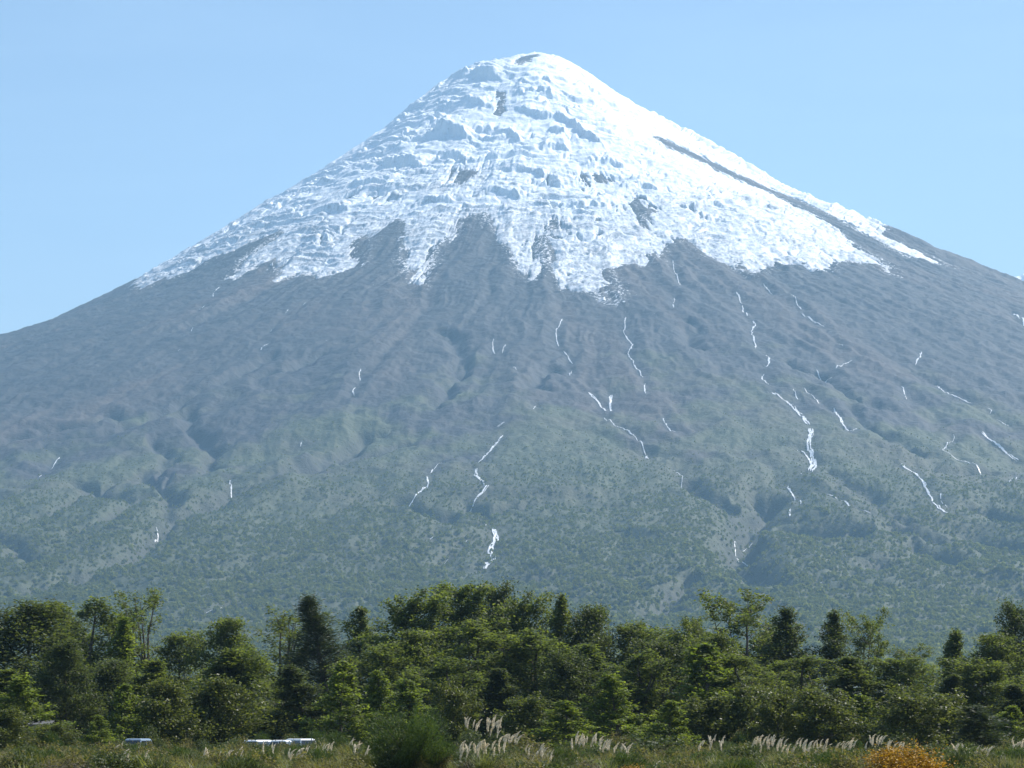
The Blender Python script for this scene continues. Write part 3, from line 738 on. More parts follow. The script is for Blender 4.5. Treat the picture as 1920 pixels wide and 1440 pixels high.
for i in (1, 2): grow('darkcone%d' % i, 270 + i, M_DARK, 12, 2.9, 0.04, prof_cone, 90, (12, 48), 0.05, 8, 20, 0.18, 0.58, 0.4, 0.34, jag=0.42)
grow('column', 230, M_BRIGHT, 8, 1.3, 0.03, prof_col, 80, (40, 70), 0.0, 5, 16, 0.15, 0.5, 0.6, 0.22, trunk_r=0.1)
for i in (1, 2, 3): grow('gloss%d' % i, 240 + i, M_GLOSSY, 5, 2.2, 0.02, prof_round, 62, (5, 65), 0.05, 7, 17, 0.15, 0.6, 0.6, 0.26, 0.4, trunk_r=0.07)
grow('brush', 250, M_CONIFER, 4, 1.4, 0.02, prof_spire, 70, (45, 70), 0.0, 6, 14, 0.20, 0.2, 0.6, 0.18, 0.2, needle=True, trunk_r=0.06)

def plant_tree(name, label, key, px, top, wpx, d, cat='tree', group=None):
    tm, cm, h0, w0 = PROTO[key]
    x = at_xy(px, d); gz = float(ground_z(x, d)); ht = z_at(top, d) - gz
    o = empty(name, (x, d, gz - 0.05), random.uniform(0, 6.28)); tag(o, label, cat, group)
    t = link('trunk', tm, None, o); c = link('crown', cm, None, o)
    sw = 1.04 * (wpx / FOC * d) / w0; sz = (0.93 if key[:5] == "round" else 0.97) * ht / h0
    for q in (t, c): q.scale = (sw, sw, sz)
    return o
G_BACK, G_MID, G_FRONT = 'tall trees along the skyline of the wood', 'trees in the middle of the wood', 'small trees at the front edge of the wood'
TREES = [
 # skyline
 ('beech_tree', 'broad dark dense tree with domed crown at the left edge of the wood', 'dark1', 40, 1142, 200, 285, G_BACK),
 ('beech_tree', 'tall lighter tree with lopsided open crown, second on the skyline from the left', 'tall1', 168, 1128, 125, 300, G_BACK),
 ('cypress_tree', 'narrow bright green columnar tree beside the sparse tree at upper left', 'column', 230, 1150, 58, 290, G_BACK),
 ('beech_tree', 'sparse tree with bare limbs showing through its thin crown, upper left', 'open1', 273, 1108, 100, 310, G_BACK),
 ('beech_tree', 'low bushy tree filling the dip right of the sparse tree', 'round1', 335, 1185, 110, 305, G_BACK),
 ('beech_tree', 'rounded light green tree at the right of the dip on the left', 'round2', 430, 1158, 135, 300, G_BACK),
 ('beech_tree', 'open limbed tree directly left of the tall dark spire conifer', 'open2', 522, 1148, 125, 305, G_BACK),
 ('conifer_tree', 'tall dark spire conifer with twin pointed top', 'spire', 612, 1112, 105, 280, G_BACK),
 ('beech_tree', 'slim tree close behind the right side of the spire conifer', 'cone1', 672, 1130, 90, 312, G_BACK),
 ('beech_tree', 'wide layered tree on the skyline between the spire conifer and the highest tree', 'round3', 765, 1118, 160, 305, G_BACK),
 ('beech_tree', 'highest tree of the wood, big rounded crown near the middle', 'round2', 862, 1094, 170, 310, G_BACK),
 ('beech_tree', 'darker tree against the right shoulder of the highest tree', 'dark2', 930, 1116, 100, 318, G_BACK),
 ('beech_tree', 'bushy tree with uneven top, second right of the highest tree', 'round3', 978, 1122, 120, 312, G_BACK),
 ('beech_tree', 'tree with a dark knob of foliage on top where the skyline starts to fall', 'cone2', 1036, 1110, 85, 305, G_BACK),
 ('beech_tree', 'tree with a small dark cap on the falling skyline right of the middle', 'dark1', 1098, 1150, 110, 308, G_BACK),
 ('beech_tree', 'low greyish rounded tree at the lowest part of the central skyline', 'round1', 1190, 1166, 140, 310, G_BACK),
 ('beech_tree', 'small round headed tree alone on the skyline left of the flat crowned tree', 'round1', 1302, 1156, 78, 300, G_BACK),
 ('beech_tree', 'flat crowned tree with spreading limbs open to the sky', 'flat1', 1400, 1130, 140, 305, G_BACK),
 ('conifer_tree', 'dark tree with clear trunk and tufted top, left one of the dark pair', 'conifer1', 1483, 1132, 95, 295, G_BACK),
 ('conifer_tree', 'dark tree with clear trunk and tufted top, right one of the dark pair', 'conifer2', 1556, 1140, 95, 297, G_BACK),
 ('beech_tree', 'flat topped tree at the right end of the dark pair', 'flat2', 1618, 1168, 85, 300, G_BACK),
 ('beech_tree', 'low tree at the bottom of the deep notch in the skyline on the right', 'flat1', 1706, 1224, 80, 315, G_BACK),
 ('beech_tree', 'dense tree with a bare leader shoot, right of the deep notch', 'cone3', 1780, 1176, 95, 300, G_BACK),
 ('beech_tree', 'broad olive tree near the right edge of the wood', 'round2', 1862, 1188, 140, 300, G_BACK),
 ('beech_tree', 'tall dark tree cut by the right edge of the picture', 'dark2', 1918, 1148, 100, 308, G_BACK),
 ('beech_tree', 'pale tree showing between the dark pair and the flat crowned tree', 'round3', 1445, 1180, 110, 312, G_BACK),
 ('beech_tree', 'leafy tree standing in front of the gap under the round headed tree', 'round1', 1345, 1185, 110, 290, G_BACK),
 ('beech_tree', 'shaded tree filling the space left of the bright columnar tree', 'dark2', 120, 1172, 110, 306, G_BACK),
 ('beech_tree', 'tree filling the skyline below the small round headed tree', 'round3', 1255, 1186, 120, 300, G_BACK),
 # middle of the wood
 ('beech_tree', 'dark tree under the domed tree at the left', 'dark2', 125, 1215, 120, 262, G_MID),
 ('beech_tree', 'deep green tree under the sparse tree', 'cone1', 292, 1232, 130, 268, G_MID),
 ('beech_tree', 'large light olive tree left of the white parked cars', 'cone2', 392, 1215, 160, 262, G_MID),
 ('beech_tree', 'olive tree rising straight above the white parked cars', 'round3', 480, 1225, 130, 265, G_MID),
 ('beech_tree', 'dark shaded tree at the foot of the spire conifer', 'darkcone1', 575, 1245, 120, 258, G_MID),
 ('beech_tree', 'grey green layered tree right below the spire conifer', 'tall3', 690, 1205, 120, 270, G_MID),
 ('beech_tree', 'layered tree with horizontal boughs below the wide skyline tree', 'round2', 790, 1180, 150, 275, G_MID),
 ('beech_tree', 'tall tree with stepped boughs below the highest tree', 'tall1', 895, 1170, 150, 275, G_MID),
 ('beech_tree', 'shaded tree at the dark hollow above the big pampas clump', 'darkcone2', 930, 1250, 110, 262, G_MID),
 ('beech_tree', 'pale leafy tree in the middle of the wood', 'tall1', 1005, 1185, 140, 275, G_MID),
 ('beech_tree', 'dark tree above the low layered sapling in the middle', 'dark2', 1068, 1235, 120, 262, G_MID),
 ('beech_tree', 'tree with pale drooping boughs right of the middle', 'cone2', 1140, 1205, 150, 270, G_MID),
 ('beech_tree', 'narrow tree beside the dark hollow right of the middle', 'tall2', 1195, 1225, 90, 262, G_MID),
 ('beech_tree', 'dark tree with black hollow left of the bright flanked tree', 'dark1', 1250, 1212, 110, 268, G_MID),
 ('beech_tree', 'tall tree with bright yellow green right flank', 'young1', 1318, 1200, 170, 255, G_MID),
 ('beech_tree', 'tree with visible stem between the bright flanked tree and the glossy bushes', 'tall3', 1412, 1232, 130, 258, G_MID),
 ('beech_tree', 'mid green tree below the dark pair', 'tall3', 1500, 1235, 140, 268, G_MID),
 ('beech_tree', 'yellowish tree below the right one of the dark pair', 'cone1', 1590, 1225, 130, 266, G_MID),
 ('beech_tree', 'light green tree beneath the deep notch in the skyline', 'round2', 1690, 1232, 150, 268, G_MID),
 ('beech_tree', 'dark green tree under the dense tree with the leader shoot', 'darkcone1', 1775, 1262, 100, 262, G_MID),
 ('beech_tree', 'large olive tree below the broad tree at the right edge', 'round3', 1850, 1240, 150, 262, G_MID),
 ('beech_tree', 'shaded tree low at the right edge of the wood', 'darkcone2', 1915, 1280, 110, 250, G_MID),
 ('beech_tree', 'tree behind the low saplings at far left', 'cone1', 15, 1250, 130, 258, G_MID),
 ('beech_tree', 'tree in the shade right of the bright sapling pair', 'tall1', 840, 1235, 120, 258, G_MID),
 ('beech_tree', 'tree with dull leaves between two saplings left of the cars', 'dark1', 205, 1245, 110, 268, G_MID),
 # front edge
 ('beech_sapling', 'feathery cone shaped sapling hiding the grey hut at the far left', 'young2', 50, 1262, 120, 222, G_FRONT),
 ('beech_sapling', 'small yellow green sapling standing right of the dark gap at the far left', 'young3', 186, 1338, 60, 205, G_FRONT),
 ('beech_sapling', 'layered sapling above the blue grey car', 'young1', 230, 1278, 80, 225, G_FRONT),
 ('beech_sapling', 'leafy young tree right of the blue grey car', 'gloss1', 310, 1290, 110, 228, G_FRONT),
 ('beech_tree', 'light bushy young tree directly left of the white cars', 'gloss2', 410, 1290, 130, 232, G_FRONT),
 ('beech_sapling', 'low yellowish sapling behind the white cars', 'young3', 575, 1350, 60, 222, G_FRONT),
 ('beech_sapling', 'bright feathery sapling with pointed top beneath the spire conifer', 'young2', 640, 1236, 105, 225, G_FRONT),
 ('beech_sapling', 'bright tall sapling with bent top right of the feathery one', 'young1', 712, 1252, 95, 228, G_FRONT),
 ('beech_sapling', 'pale yellow green sapling behind the broom bush', 'young3', 768, 1270, 120, 222, G_FRONT),
 ('laurel_shrub', 'rounded shiny shrub right of the broom bush', 'gloss3', 850, 1300, 80, 212, G_FRONT),
 ('laurel_shrub', 'small shiny shrub left of the middle sapling', 'gloss1', 992, 1320, 100, 215, G_FRONT),
 ('beech_sapling', 'low layered sapling with spreading yellow boughs near the middle', 'young3', 1062, 1310, 110, 205, G_FRONT),
 ('beech_sapling', 'tall pale sapling right of the layered one near the middle', 'young2', 1160, 1260, 110, 222, G_FRONT),
 ('beech_sapling', 'bright sapling with drooping boughs left of the bright flanked tree', 'young1', 1255, 1310, 90, 208, G_FRONT),
 ('laurel_shrub', 'dark shiny shrub below the bright flanked tree', 'gloss2', 1330, 1320, 110, 222, G_FRONT),
 ('laurel_shrub', 'glossy shrub left of the row of plumes on the right', 'gloss1', 1410, 1300, 120, 222, G_FRONT),
 ('laurel_shrub', 'sparkling dark shrub above the left end of the long plume row', 'gloss3', 1460, 1305, 100, 215, G_FRONT),
 ('laurel_shrub', 'rounded sparkling shrub above the right end of the long plume row', 'gloss2', 1545, 1308, 120, 212, G_FRONT),
 ('beech_sapling', 'yellow green sapling left of the shrub above the orange bush', 'young2', 1625, 1300, 90, 222, G_FRONT),
 ('laurel_shrub', 'broad shiny shrub right above the orange bush', 'gloss3', 1700, 1308, 130, 210, G_FRONT),
 ('laurel_shrub', 'shiny shrub between the orange bush and the dark brush pine', 'gloss1', 1780, 1315, 100, 215, G_FRONT),
 ('brush_pine', 'dark bristly low pine near the right edge', 'brush', 1842, 1322, 80, 205, G_FRONT),
 ('beech_sapling', 'bright low sapling right of the dark bristly pine', 'young3', 1895, 1320, 90, 222, G_FRONT),
 ('laurel_shrub', 'leafy shrub before the grey hut at the far left', 'gloss1', 100, 1364, 80, 214, G_FRONT),
 ('laurel_shrub', 'low shrub at the far left corner under the feathery sapling', 'gloss2', 10, 1340, 90, 205, G_FRONT),
]
for nm, lb, ky, px, top, w, d, grp in TREES: plant_tree(nm, lb, ky, px, top, w, d, 'shrub' if 'shrub' in nm else 'tree', grp)

# ------------------------------------------------------------------ bushes, pampas grass and undergrowth of the heath
M_BROOM = leaf_mat('broom_stems', (0.034, 0.060, 0.020), (0.085, 0.120, 0.034), 0.32, 0.65, 0.2)
M_HEATH = leaf_mat('heath_leaves', (0.040, 0.056, 0.022), (0.105, 0.125, 0.050), 0.32, 0.6, 0.25)
M_OLIVE = leaf_mat('dry_olive_leaves', (0.070, 0.068, 0.030), (0.190, 0.172, 0.082), 0.38, 0.7, 0.2)
M_GREY = leaf_mat('grey_brown_heath', (0.075, 0.066, 0.050), (0.165, 0.145, 0.115), 0.3, 0.7, 0.2)
M_ORANGE = leaf_mat('orange_leaves', (0.19, 0.095, 0.010), (0.48, 0.285, 0.020), 0.30, 0.6, 0.3, (1.2, 1.15, 0.6), 0.15)
M_BLADE = leaf_mat('pampas_blades', (0.070, 0.088, 0.032), (0.200, 0.210, 0.092), 0.40, 0.5, 0.3)
M_PLUME = leaf_mat('pampas_plume', (0.62, 0.56, 0.43), (0.84, 0.79, 0.65), 0.5, 0.9, 0.1, (1.0, 0.96, 0.9), 0.0)
M_TWIG = plain_mat('twigs', (0.10, 0.075, 0.055), 0.9, 0.1, 0, 0.3, 5.0)

def broom_mesh(name, seed, n, leaf, mat, spread=0.5, lumpy=0.2):
    """Upright wiry bush, one metre tall and about one wide."""
    g = np.random.default_rng(seed)
    az = g.uniform(0, 6.28, n); rad = np.sqrt(g.uniform(0, 1, n)); t = g.uniform(0.15, 1, n) ** 0.7
    lump = 0.80 + lumpy * np.sin(3 * az + seed) * rad + 0.6 * lumpy * np.sin(7 * az + 2 * seed + 3 * rad) * np.sin(5 * rad + az)
    hh = np.sqrt(1 - 0.72 * rad ** 2) * lump
    C = np.stack([np.cos(az) * rad * spread * (0.35 + 0.65 * t), np.sin(az) * rad * spread * (0.35 + 0.65 * t), hh * t], 1)
    A = np.stack([np.cos(az) * rad * 0.7, np.sin(az) * rad * 0.7, np.ones(n)], 1) + 0.35 * g.normal(size=(n, 3))
    v, q = leaf_quads(C, leaf, 0.16, g, 0.0, A)
    me = mesh_np(name, v, q, attrs={'tint': ('FACE', np.clip(0.5 + 0.3 * g.normal(size=n), 0, 1))}); me.materials.append(mat); return me
def leafy_mesh(name, seed, n, leaf, mat, spread=0.55):
    g = np.random.default_rng(seed); nc = 60
    d = g.normal(size=(nc, 3)); d[:, 2] = np.abs(d[:, 2]) + 0.25; d /= np.linalg.norm(d, axis=1)[:, None]
    cc = d * g.uniform(0.45, 1, nc)[:, None] * np.array([spread, spread, 0.86])
    C = np.repeat(cc, n // nc, 0) + g.normal(size=(n // nc * nc, 3)) * np.array([0.11, 0.11, 0.08]); C[:, 2] = np.abs(C[:, 2])
    v, q = leaf_quads(C, leaf, 0.55, g, 0.35)
    me = mesh_np(name, v, q, attrs={'tint': ('FACE', np.clip(0.5 + 0.3 * g.normal(size=len(C)), 0, 1))}); me.materials.append(mat); return me
def stems_mesh(name, seed, mat):
    g = np.random.default_rng(seed); parts = []
    for i in range(9):
        az = g.uniform(0, 6.28); s = np.linspace(0, 1, 4); L = g.uniform(0.5, 0.85)
        p = np.stack([np.cos(az) * 0.34 * s ** 1.4, np.sin(az) * 0.34 * s ** 1.4, L * s], 1) + g.normal(0, 0.015, (4, 3)) * s[:, None]
        parts.append(tube(p, 0.018 * (1.1 - s), 4))
    me = mesh_np(name, *merge(parts)); me.materials.append(mat); return me
STEMS = [stems_mesh('stems', 300 + i, M_TWIG) for i in range(2)]
BUSH = {'broom': broom_mesh('broom', 310, 9000, 0.075, M_BROOM), 'broom2': broom_mesh('broom', 311, 6500, 0.085, M_BROOM), 'bigbroom': broom_mesh('broom', 312, 20000, 0.05, M_BROOM, 0.5, 0.45),
        'heath': leafy_mesh('heath', 320, 2800, 0.075, M_HEATH), 'heath2': leafy_mesh('heath', 321, 2800, 0.07, M_OLIVE), 'heath4': leafy_mesh('heath', 323, 2600, 0.06, M_GREY),
        'orange': leafy_mesh('orange', 330, 12000, 0.036, M_ORANGE, 0.46), 'heath3': broom_mesh('heath', 322, 2600, 0.12, M_HEATH)}
def bush(name, label, key, px, top, wpx, d, group='bushes on the heath'):
    x = at_xy(px, d); gz = float(ground_z(x, d)); ht = (z_at(top, d) - gz) * 1.06; w = wpx / FOC * d
    o = empty(name, (x, d, gz - 0.03), random.uniform(0, 6.28)); tag(o, label, 'bush', group)
    for nm, me in (('foliage', BUSH[key]), ('stems', STEMS[random.randint(0, 1)])):
        c = link(nm, me, None, o); c.scale = (w, w, ht)
    return o
for b in [
 ('broom_bush', 'large dark green broom bush rising in front of the wood left of the tall plumes', 'bigbroom', 772, 1334, 185, 118),
 ('broom_bush', 'lower half rounded broom bush at the left side of the large one', 'broom2', 700, 1385, 110, 122),
 ('orange_bush', 'bright orange bush at the bottom right', 'orange', 1688, 1382, 165, 84),
 ('orange_bush', 'small rusty orange bush in front of the blue grey car', 'orange', 268, 1398, 40, 150),
 ('orange_bush', 'small yellow orange tuft below the white cars', 'orange', 508, 1412, 46, 110),
 ('orange_bush', 'low yellow orange bush at the bottom just right of the middle', 'orange', 1180, 1428, 80, 92),
 ('orange_bush', 'olive yellow bush beneath the dark gap right of the layered sapling', 'orange', 1045, 1402, 36, 130),
 ('broom_bush', 'green broom bush in front of the orange tuft right of the blue grey car', 'broom2', 330, 1393, 110, 125),
 ('broom_bush', 'deep green broom bush at the lower left', 'broom', 175, 1400, 90, 120),
 ('heath_bush', 'pale olive heath bush in the lower left corner', 'heath', 60, 1402, 140, 115),
 ('broom_bush', 'dark green broom bush below the layered sapling in the middle', 'broom', 1085, 1400, 95, 118),
 ('heath_bush', 'grey brown heath bush right of the tall plumes', 'heath2', 990, 1375, 110, 140),
 ('heath_bush', 'green heath bush below the bright drooping sapling', 'heath', 1230, 1372, 130, 140),
 ('broom_bush', 'green broom bush below the glossy shrub right of the drooping sapling', 'broom2', 1330, 1402, 120, 120),
 ('broom_bush', 'bushy broom below the long plume row', 'broom', 1490, 1410, 120, 105),
 ('broom_bush', 'broom bush left of the orange bush under the plume row', 'broom2', 1585, 1404, 110, 108),
 ('broom_bush', 'wide pale broom bush right of the orange bush', 'heath3', 1815, 1390, 170, 115),
 ('broom_bush', 'broom bush in the bottom right corner', 'broom', 1900, 1392, 100, 112),
 ('heath_bush', 'leafy bush hiding the left end of the white cars', 'heath', 448, 1381, 56, 172),
 ('heath_bush', 'leafy bush hiding the right end of the white cars', 'heath', 604, 1378, 56, 174),
 ('heath_bush', 'small heath bush below the white cars', 'heath2', 590, 1408, 140, 105)]:
    bush(*b)

# pampas grass
def plume_mesh(seed):
    g = np.random.default_rng(seed); n = 130
    t = g.uniform(0, 1, n); w = 0.055 * np.sin(np.pi * np.clip(t * 0.9 + 0.08, 0, 1)) ** 0.8
    az = g.uniform(0, 6.28, n)
    C = np.stack([0.34 * t ** 2.1 + np.cos(az) * w, np.sin(az) * w, 0.72 * t - 0.10 * t ** 3], 1)
    A = np.stack([0.35 + 0.5 * t, 0.15 * np.sin(az), 1.0 - 0.5 * t], 1)
    v, q = leaf_quads(C, 0.12, 0.30, g, 0.0, A)
    me = mesh_np('plume', v, q, attrs={'tint': ('FACE', g.random(n))}); me.materials.append(M_PLUME); return me
PLUMES = [plume_mesh(400 + i) for i in range(4)]
def blades(seed, n, stalks):
    g = np.random.default_rng(seed); V, Q = [], []; k = 0
    s = np.linspace(0, 1, 5)
    for i in range(n):
        az = g.uniform(0, 6.28); L = g.uniform(0.7, 1.25); out = g.uniform(0.25, 0.85)
        p = np.stack([np.cos(az) * out * s ** 1.6 + 0.12 * s ** 2, np.sin(az) * out * s ** 1.6, L * (s - 0.42 * s ** 2.6 * (0.4 + out))], 1)
        p[:, :2] += g.normal(0, 0.09, 2)
        sdv = np.array([-math.sin(az), math.cos(az), 0]) * 0.013
        wv = (1.05 - s)[:, None] * sdv
        V.append(np.concatenate([p - wv, p + wv])); i0 = np.arange(4)
        Q.append(np.stack([i0, i0 + 1, i0 + 6, i0 + 5], 1) + k); k += 10
    return np.concatenate(V), np.concatenate(Q)
TUFT = []
for i in range(3):
    v, q = blades(420 + i, 230, 0); g = np.random.default_rng(i)
    me = mesh_np('blades', v, q, attrs={'tint': ('FACE', np.repeat(g.random(230), 4))}); me.materials.append(M_BLADE); TUFT.append(me)
def stalk_mesh(pts):
    me = mesh_np('stalks', *merge([tube(p, np.linspace(0.011, 0.006, len(p)), 4) for p in pts])); me.materials.append(M_BLADE); return me
def pampas(label, px, top, wpx, count, d, tuft=1.0, tall=0.0):
    x = at_xy(px, d); gz = float(ground_z(x, d)); zt = z_at(top, d) - gz
    o = empty('pampas_grass', (x, d, gz), 0); tag(o, label, 'grass clump', 'pampas grass clumps on the heath')
    b = link('blades', TUFT[random.randint(0, 2)], None, o); b.rotation_euler.z = random.uniform(-0.6, 0.6); b.scale = (tuft,) * 2 + (tuft * 1.15,)
    half = 1.25 * wpx / FOC * d / 2; st = []
    count = int(round(count * 1.35)) if count > 3 else count
    for i in range(count):
        ox = half * random.uniform(-1, 1); oy = random.uniform(-0.4, 0.4)
        L = random.uniform(0.42, 0.78); zb = zt - 0.62 * L - abs(random.gauss(0, 0.16 + tall)) * (0 if i == 0 else 1)
        zb = max(zb, 0.5)
        rz = random.gauss(0, 0.8)
        pts = np.array([[ox * 0.4, oy * 0.4, 0.0], [ox * 0.65, oy * 0.65, zb * 0.5], [ox, oy, zb + 0.03]]); st.append(pts)
        p = link('plume', PLUMES[random.randint(0, 3)], None, o); p.location = (ox, oy, zb); p.rotation_euler = (random.gauss(0, 0.12), random.gauss(-0.05, 0.22), rz); p.scale = (L, L, L)
    link('stalks', stalk_mesh(st), None, o)
for a in [
 ('pair of pale plumes left of the blue grey car', 222, 1391, 16, 2, 112, 0.8),
 ('three leaning plumes below the blue grey car', 255, 1405, 44, 3, 100, 0.8),
 ('few short plumes at the bottom left edge of the shade left of the cars', 380, 1404, 24, 4, 115, 0.7),
 ('thin plumes rising at the lower left of the white cars', 432, 1404, 44, 6, 108, 0.8),
 ('two upright plumes left of the white cars', 447, 1398, 10, 2, 118, 0.7),
 ('small plumes in front of the white cars', 504, 1394, 20, 3, 108, 0.6),
 ('dense fan of nine plumes right of the white cars', 562, 1397, 44, 9, 112, 0.9),
 ('two tall bent plumes right of the fan of nine', 612, 1393, 18, 4, 116, 0.8),
 ('upright plumes at the left foot of the large broom bush', 666, 1384, 18, 4, 112, 0.8),
 ('short plumes close to the large broom bush', 684, 1399, 16, 2, 106, 0.7),
 ('tallest plumes, leaning together right of the large broom bush', 908, 1342, 54, 15, 112, 1.3, 0.08),
 ('curved plumes arching right of the tallest plumes', 952, 1370, 36, 7, 108, 1.2),
 ('many short plumes standing below the tallest plumes', 905, 1386, 76, 14, 100, 1.5),
 ('short pale plumes left of the central dark broom bush', 1002, 1396, 26, 7, 112, 0.8),
 ('few dull plumes at the bottom near the middle', 1030, 1408, 14, 3, 100, 0.7),
 ('dense pale plumes on the central dark broom bush', 1096, 1374, 50, 12, 116, 1.0),
 ('pinkish plumes right of the dense central ones', 1132, 1386, 16, 6, 112, 0.8),
 ('loose thin plumes below the bright drooping sapling', 1163, 1392, 24, 5, 110, 0.7),
 ('single bent plume low at the bottom right of the middle', 1227, 1426, 10, 1, 95, 0.6),
 ('two separate upright plumes below the dark shiny shrub', 1310, 1386, 20, 2, 120, 0.6),
 ('loose plumes left of the long plume row', 1346, 1378, 36, 5, 120, 0.8),
 ('dense white plumes at the left end of the long plume row', 1428, 1378, 50, 13, 116, 1.0),
 ('plumes in the middle of the long plume row', 1482, 1384, 40, 9, 114, 1.0),
 ('fanned plumes in the right half of the long plume row', 1530, 1386, 44, 10, 112, 1.0),
 ('bright plumes at the right end of the long plume row', 1578, 1384, 34, 9, 114, 0.9),
 ('tall plumes at the left shoulder of the orange bush', 1636, 1377, 26, 6, 108, 0.9),
 ('faint plumes behind the orange bush', 1670, 1388, 44, 6, 116, 0.9),
 ('pale plumes right of the orange bush', 1802, 1392, 20, 7, 112, 0.8),
 ('small faint plumes in the pale broom at the right', 1842, 1398, 20, 4, 112, 0.7),
 ('plumes at the right edge of the picture', 1912, 1382, 22, 8, 114, 0.9)]: pampas(*a)

# low growth nobody could count
UNDER = []
for key in ('heath', 'heath2', 'heath3', 'broom2'):
    UNDER.append(bpy.data.objects.new('undergrowth_' + key, BUSH[key]))
v, q = blades(440, 160, 0); me = mesh_np('grass', v, q, attrs={'tint': ('FACE', np.repeat(np.random.default_rng(3).random(160), 4))}); me.materials.append(M_BLADE)
UNDER.append(bpy.data.objects.new('undergrowth_grass', me))
UNDER.append(bpy.data.objects.new('undergrowth_grey', BUSH['heath4']))
v, q = blades(441, 160, 0); me = mesh_np('dry_grass', v, q, attrs={'tint': ('FACE', np.repeat(np.random.default_rng(4).random(160), 4))}); me.materials.append(M_OLIVE)
UNDER.append(bpy.data.objects.new('undergrowth_dry_grass', me))
rng = np.random.default_rng(21)
P_ = []
def patch(n, y0, y1, lo, hi, wlo, whi, kinds, slope=0.30):
    n = int(n * 1.4)
    y = rng.uniform(y0, y1, n); x = rng.uniform(-1, 1, n) * y * slope
    h = rng.uniform(lo, hi, n) * (1 + 0.35 * fbm(x / 5, y / 5, 97, 2))
    P_.append(np.stack([x, y, ground_z(x, y) - 0.05, rng.choice(kinds, n), rng.uniform(0, 6.28, n), h * rng.uniform(wlo, whi, n), h], 1))
patch(1300, 84, 140, 0.75, 1.45, 0.8, 1.5, [0, 1, 1, 2, 3, 4, 5, 6, 6])
patch(1500, 138, 176, 0.85, 1.45, 0.7, 1.4, [0, 1, 2, 3, 5, 6])
patch(1300, 96, 172, 0.95, 1.48, 0.5, 0.9, [4, 4, 6])
patch(420, 206, 222, 1.0, 2.3, 0.6, 1.1, [0, 1, 3, 0])
for px0, px1, nn in ((222, 290, 22), (462, 610, 56)):       # scrub standing right before the cars
    y = rng.uniform(172, 180, nn); x = at_xy(rng.uniform(px0, px1, nn), y); h = rng.uniform(1.3, 1.75, nn)
    P_.append(np.stack([x, y, ground_z(x, y) - 0.05, rng.choice([0, 3, 1], nn), rng.uniform(0, 6.28, nn), h * rng.uniform(0.6, 0.9, nn), h], 1))
patch(700, 60, 84, 0.5, 0.9, 0.9, 1.5, [0, 1, 2, 4, 6])
patch(1500, 206, 330, 0.6, 1.5, 0.9, 1.6, [0, 1, 3])
patch(1400, 320, 420, 2.0, 5.0, 0.8, 1.3, [0, 1, 1])
U = np.concatenate(P_)
# open places: nothing tall right in front of the bushes that stand free
for px0, px1, dmax in ((1605, 1775, 90), (660, 880, 116), (1140, 1215, 94), (870, 965, 104), (485, 535, 108)):
    bx = U[:, 0] / U[:, 1]
    m_ = (bx > at_xy(px0, 1)) & (bx < at_xy(px1, 1)) & (U[:, 1] < dmax); U = U[~m_]
scatter('undergrowth', U[:, :3], U[:, 3].astype(int), U[:, 4], U[:, 5], U[:, 6], UNDER, 'mixed heath plants and grass covering the ground before the wood')

# the wood goes on at both sides
SIDE = [bpy.data.objects.new('side_crown', PROTO[k_][1]) for k_ in ('round1', 'dark1', 'cone1', 'tall1', 'round3')]
n = 300; y = rng.uniform(232, 330, n); x = rng.choice([-1, 1], n) * rng.uniform(0.222, 0.46, n) * y
scatter('woodland', np.stack([x, y, ground_z(x, y) - 0.2], 1), rng.integers(0, 5, n), rng.uniform(0, 6.28, n), rng.uniform(0.8, 1.15, n), rng.uniform(0.75, 1.2, n), SIDE, 'rest of the wood going on at both sides')

# ------------------------------------------------------------------ parked vehicles and hut
import bmesh
def bm_obj(name, build, mat, parent, bevel=0.0, smooth=False):
    bm = bmesh.new(); build(bm)
    if bevel: bmesh.ops.bevel(bm, geom=list(bm.edges), offset=bevel, segments=2, affect='EDGES', clamp_overlap=True)
    bmesh.ops.recalc_face_normals(bm, faces=bm.faces)
    me = bpy.data.meshes.new(name); bm.to_mesh(me); bm.free()
    if smooth:
        for p in me.polygons: p.use_smooth = True
    return link(name, me, mat, parent)
def loft(bm, secs):
    """secs: list of closed rings (equal length) joined in order, capped."""
    R_ = [[bm.verts.new(p) for p in s] for s in secs]; n = len(R_[0])
    for a, b in zip(R_[:-1], R_[1:]):
        for i in range(n): bm.faces.new((a[i], a[(i + 1) % n], b[(i + 1) % n], b[i]))
    bm.faces.new(R_[0][::-1]); bm.faces.new(R_[-1])
def slab(bm, pts, t):
    """Flat polygon given an own thickness t (a vector)."""
    loft(bm, [pts, [(p[0] + t[0], p[1] + t[1], p[2] + t[2]) for p in pts]])
M_GLASS = plain_mat('car_glass', (0.02, 0.025, 0.03), 0.06, 0.9, 0, 0.05)
M_TYRE = plain_mat('tyre_rubber', (0.02, 0.02, 0.02), 0.85, 0.2)
M_RIM = plain_mat('wheel_rim', (0.45, 0.45, 0.46), 0.35, 0.5, 0.8)
M_LAMP = plain_mat('lamp_glass', (0.75, 0.75, 0.72), 0.15, 0.8)
M_TAIL = plain_mat('tail_lamp', (0.35, 0.02, 0.02), 0.2, 0.7)
M_WHITE = plain_mat('white_paint', (0.80, 0.80, 0.80), 0.25, 0.6, 0, 0.03)
M_BLUEG = plain_mat('blue_grey_paint', (0.22, 0.29, 0.38), 0.28, 0.6, 0, 0.05)
def lathe(bm, prof, n=18):
    rings = [[bm.verts.new((r * math.cos(i * 2 * math.pi / n), y, r * math.sin(i * 2 * math.pi / n))) for i in range(n)] for r, y in prof]
    for a, b in zip(rings[:-1], rings[1:]):
        for i in range(n): bm.faces.new((a[i], a[(i + 1) % n], b[(i + 1) % n], b[i]))
    bm.faces.new(rings[0][::-1]); bm.faces.new(rings[-1])
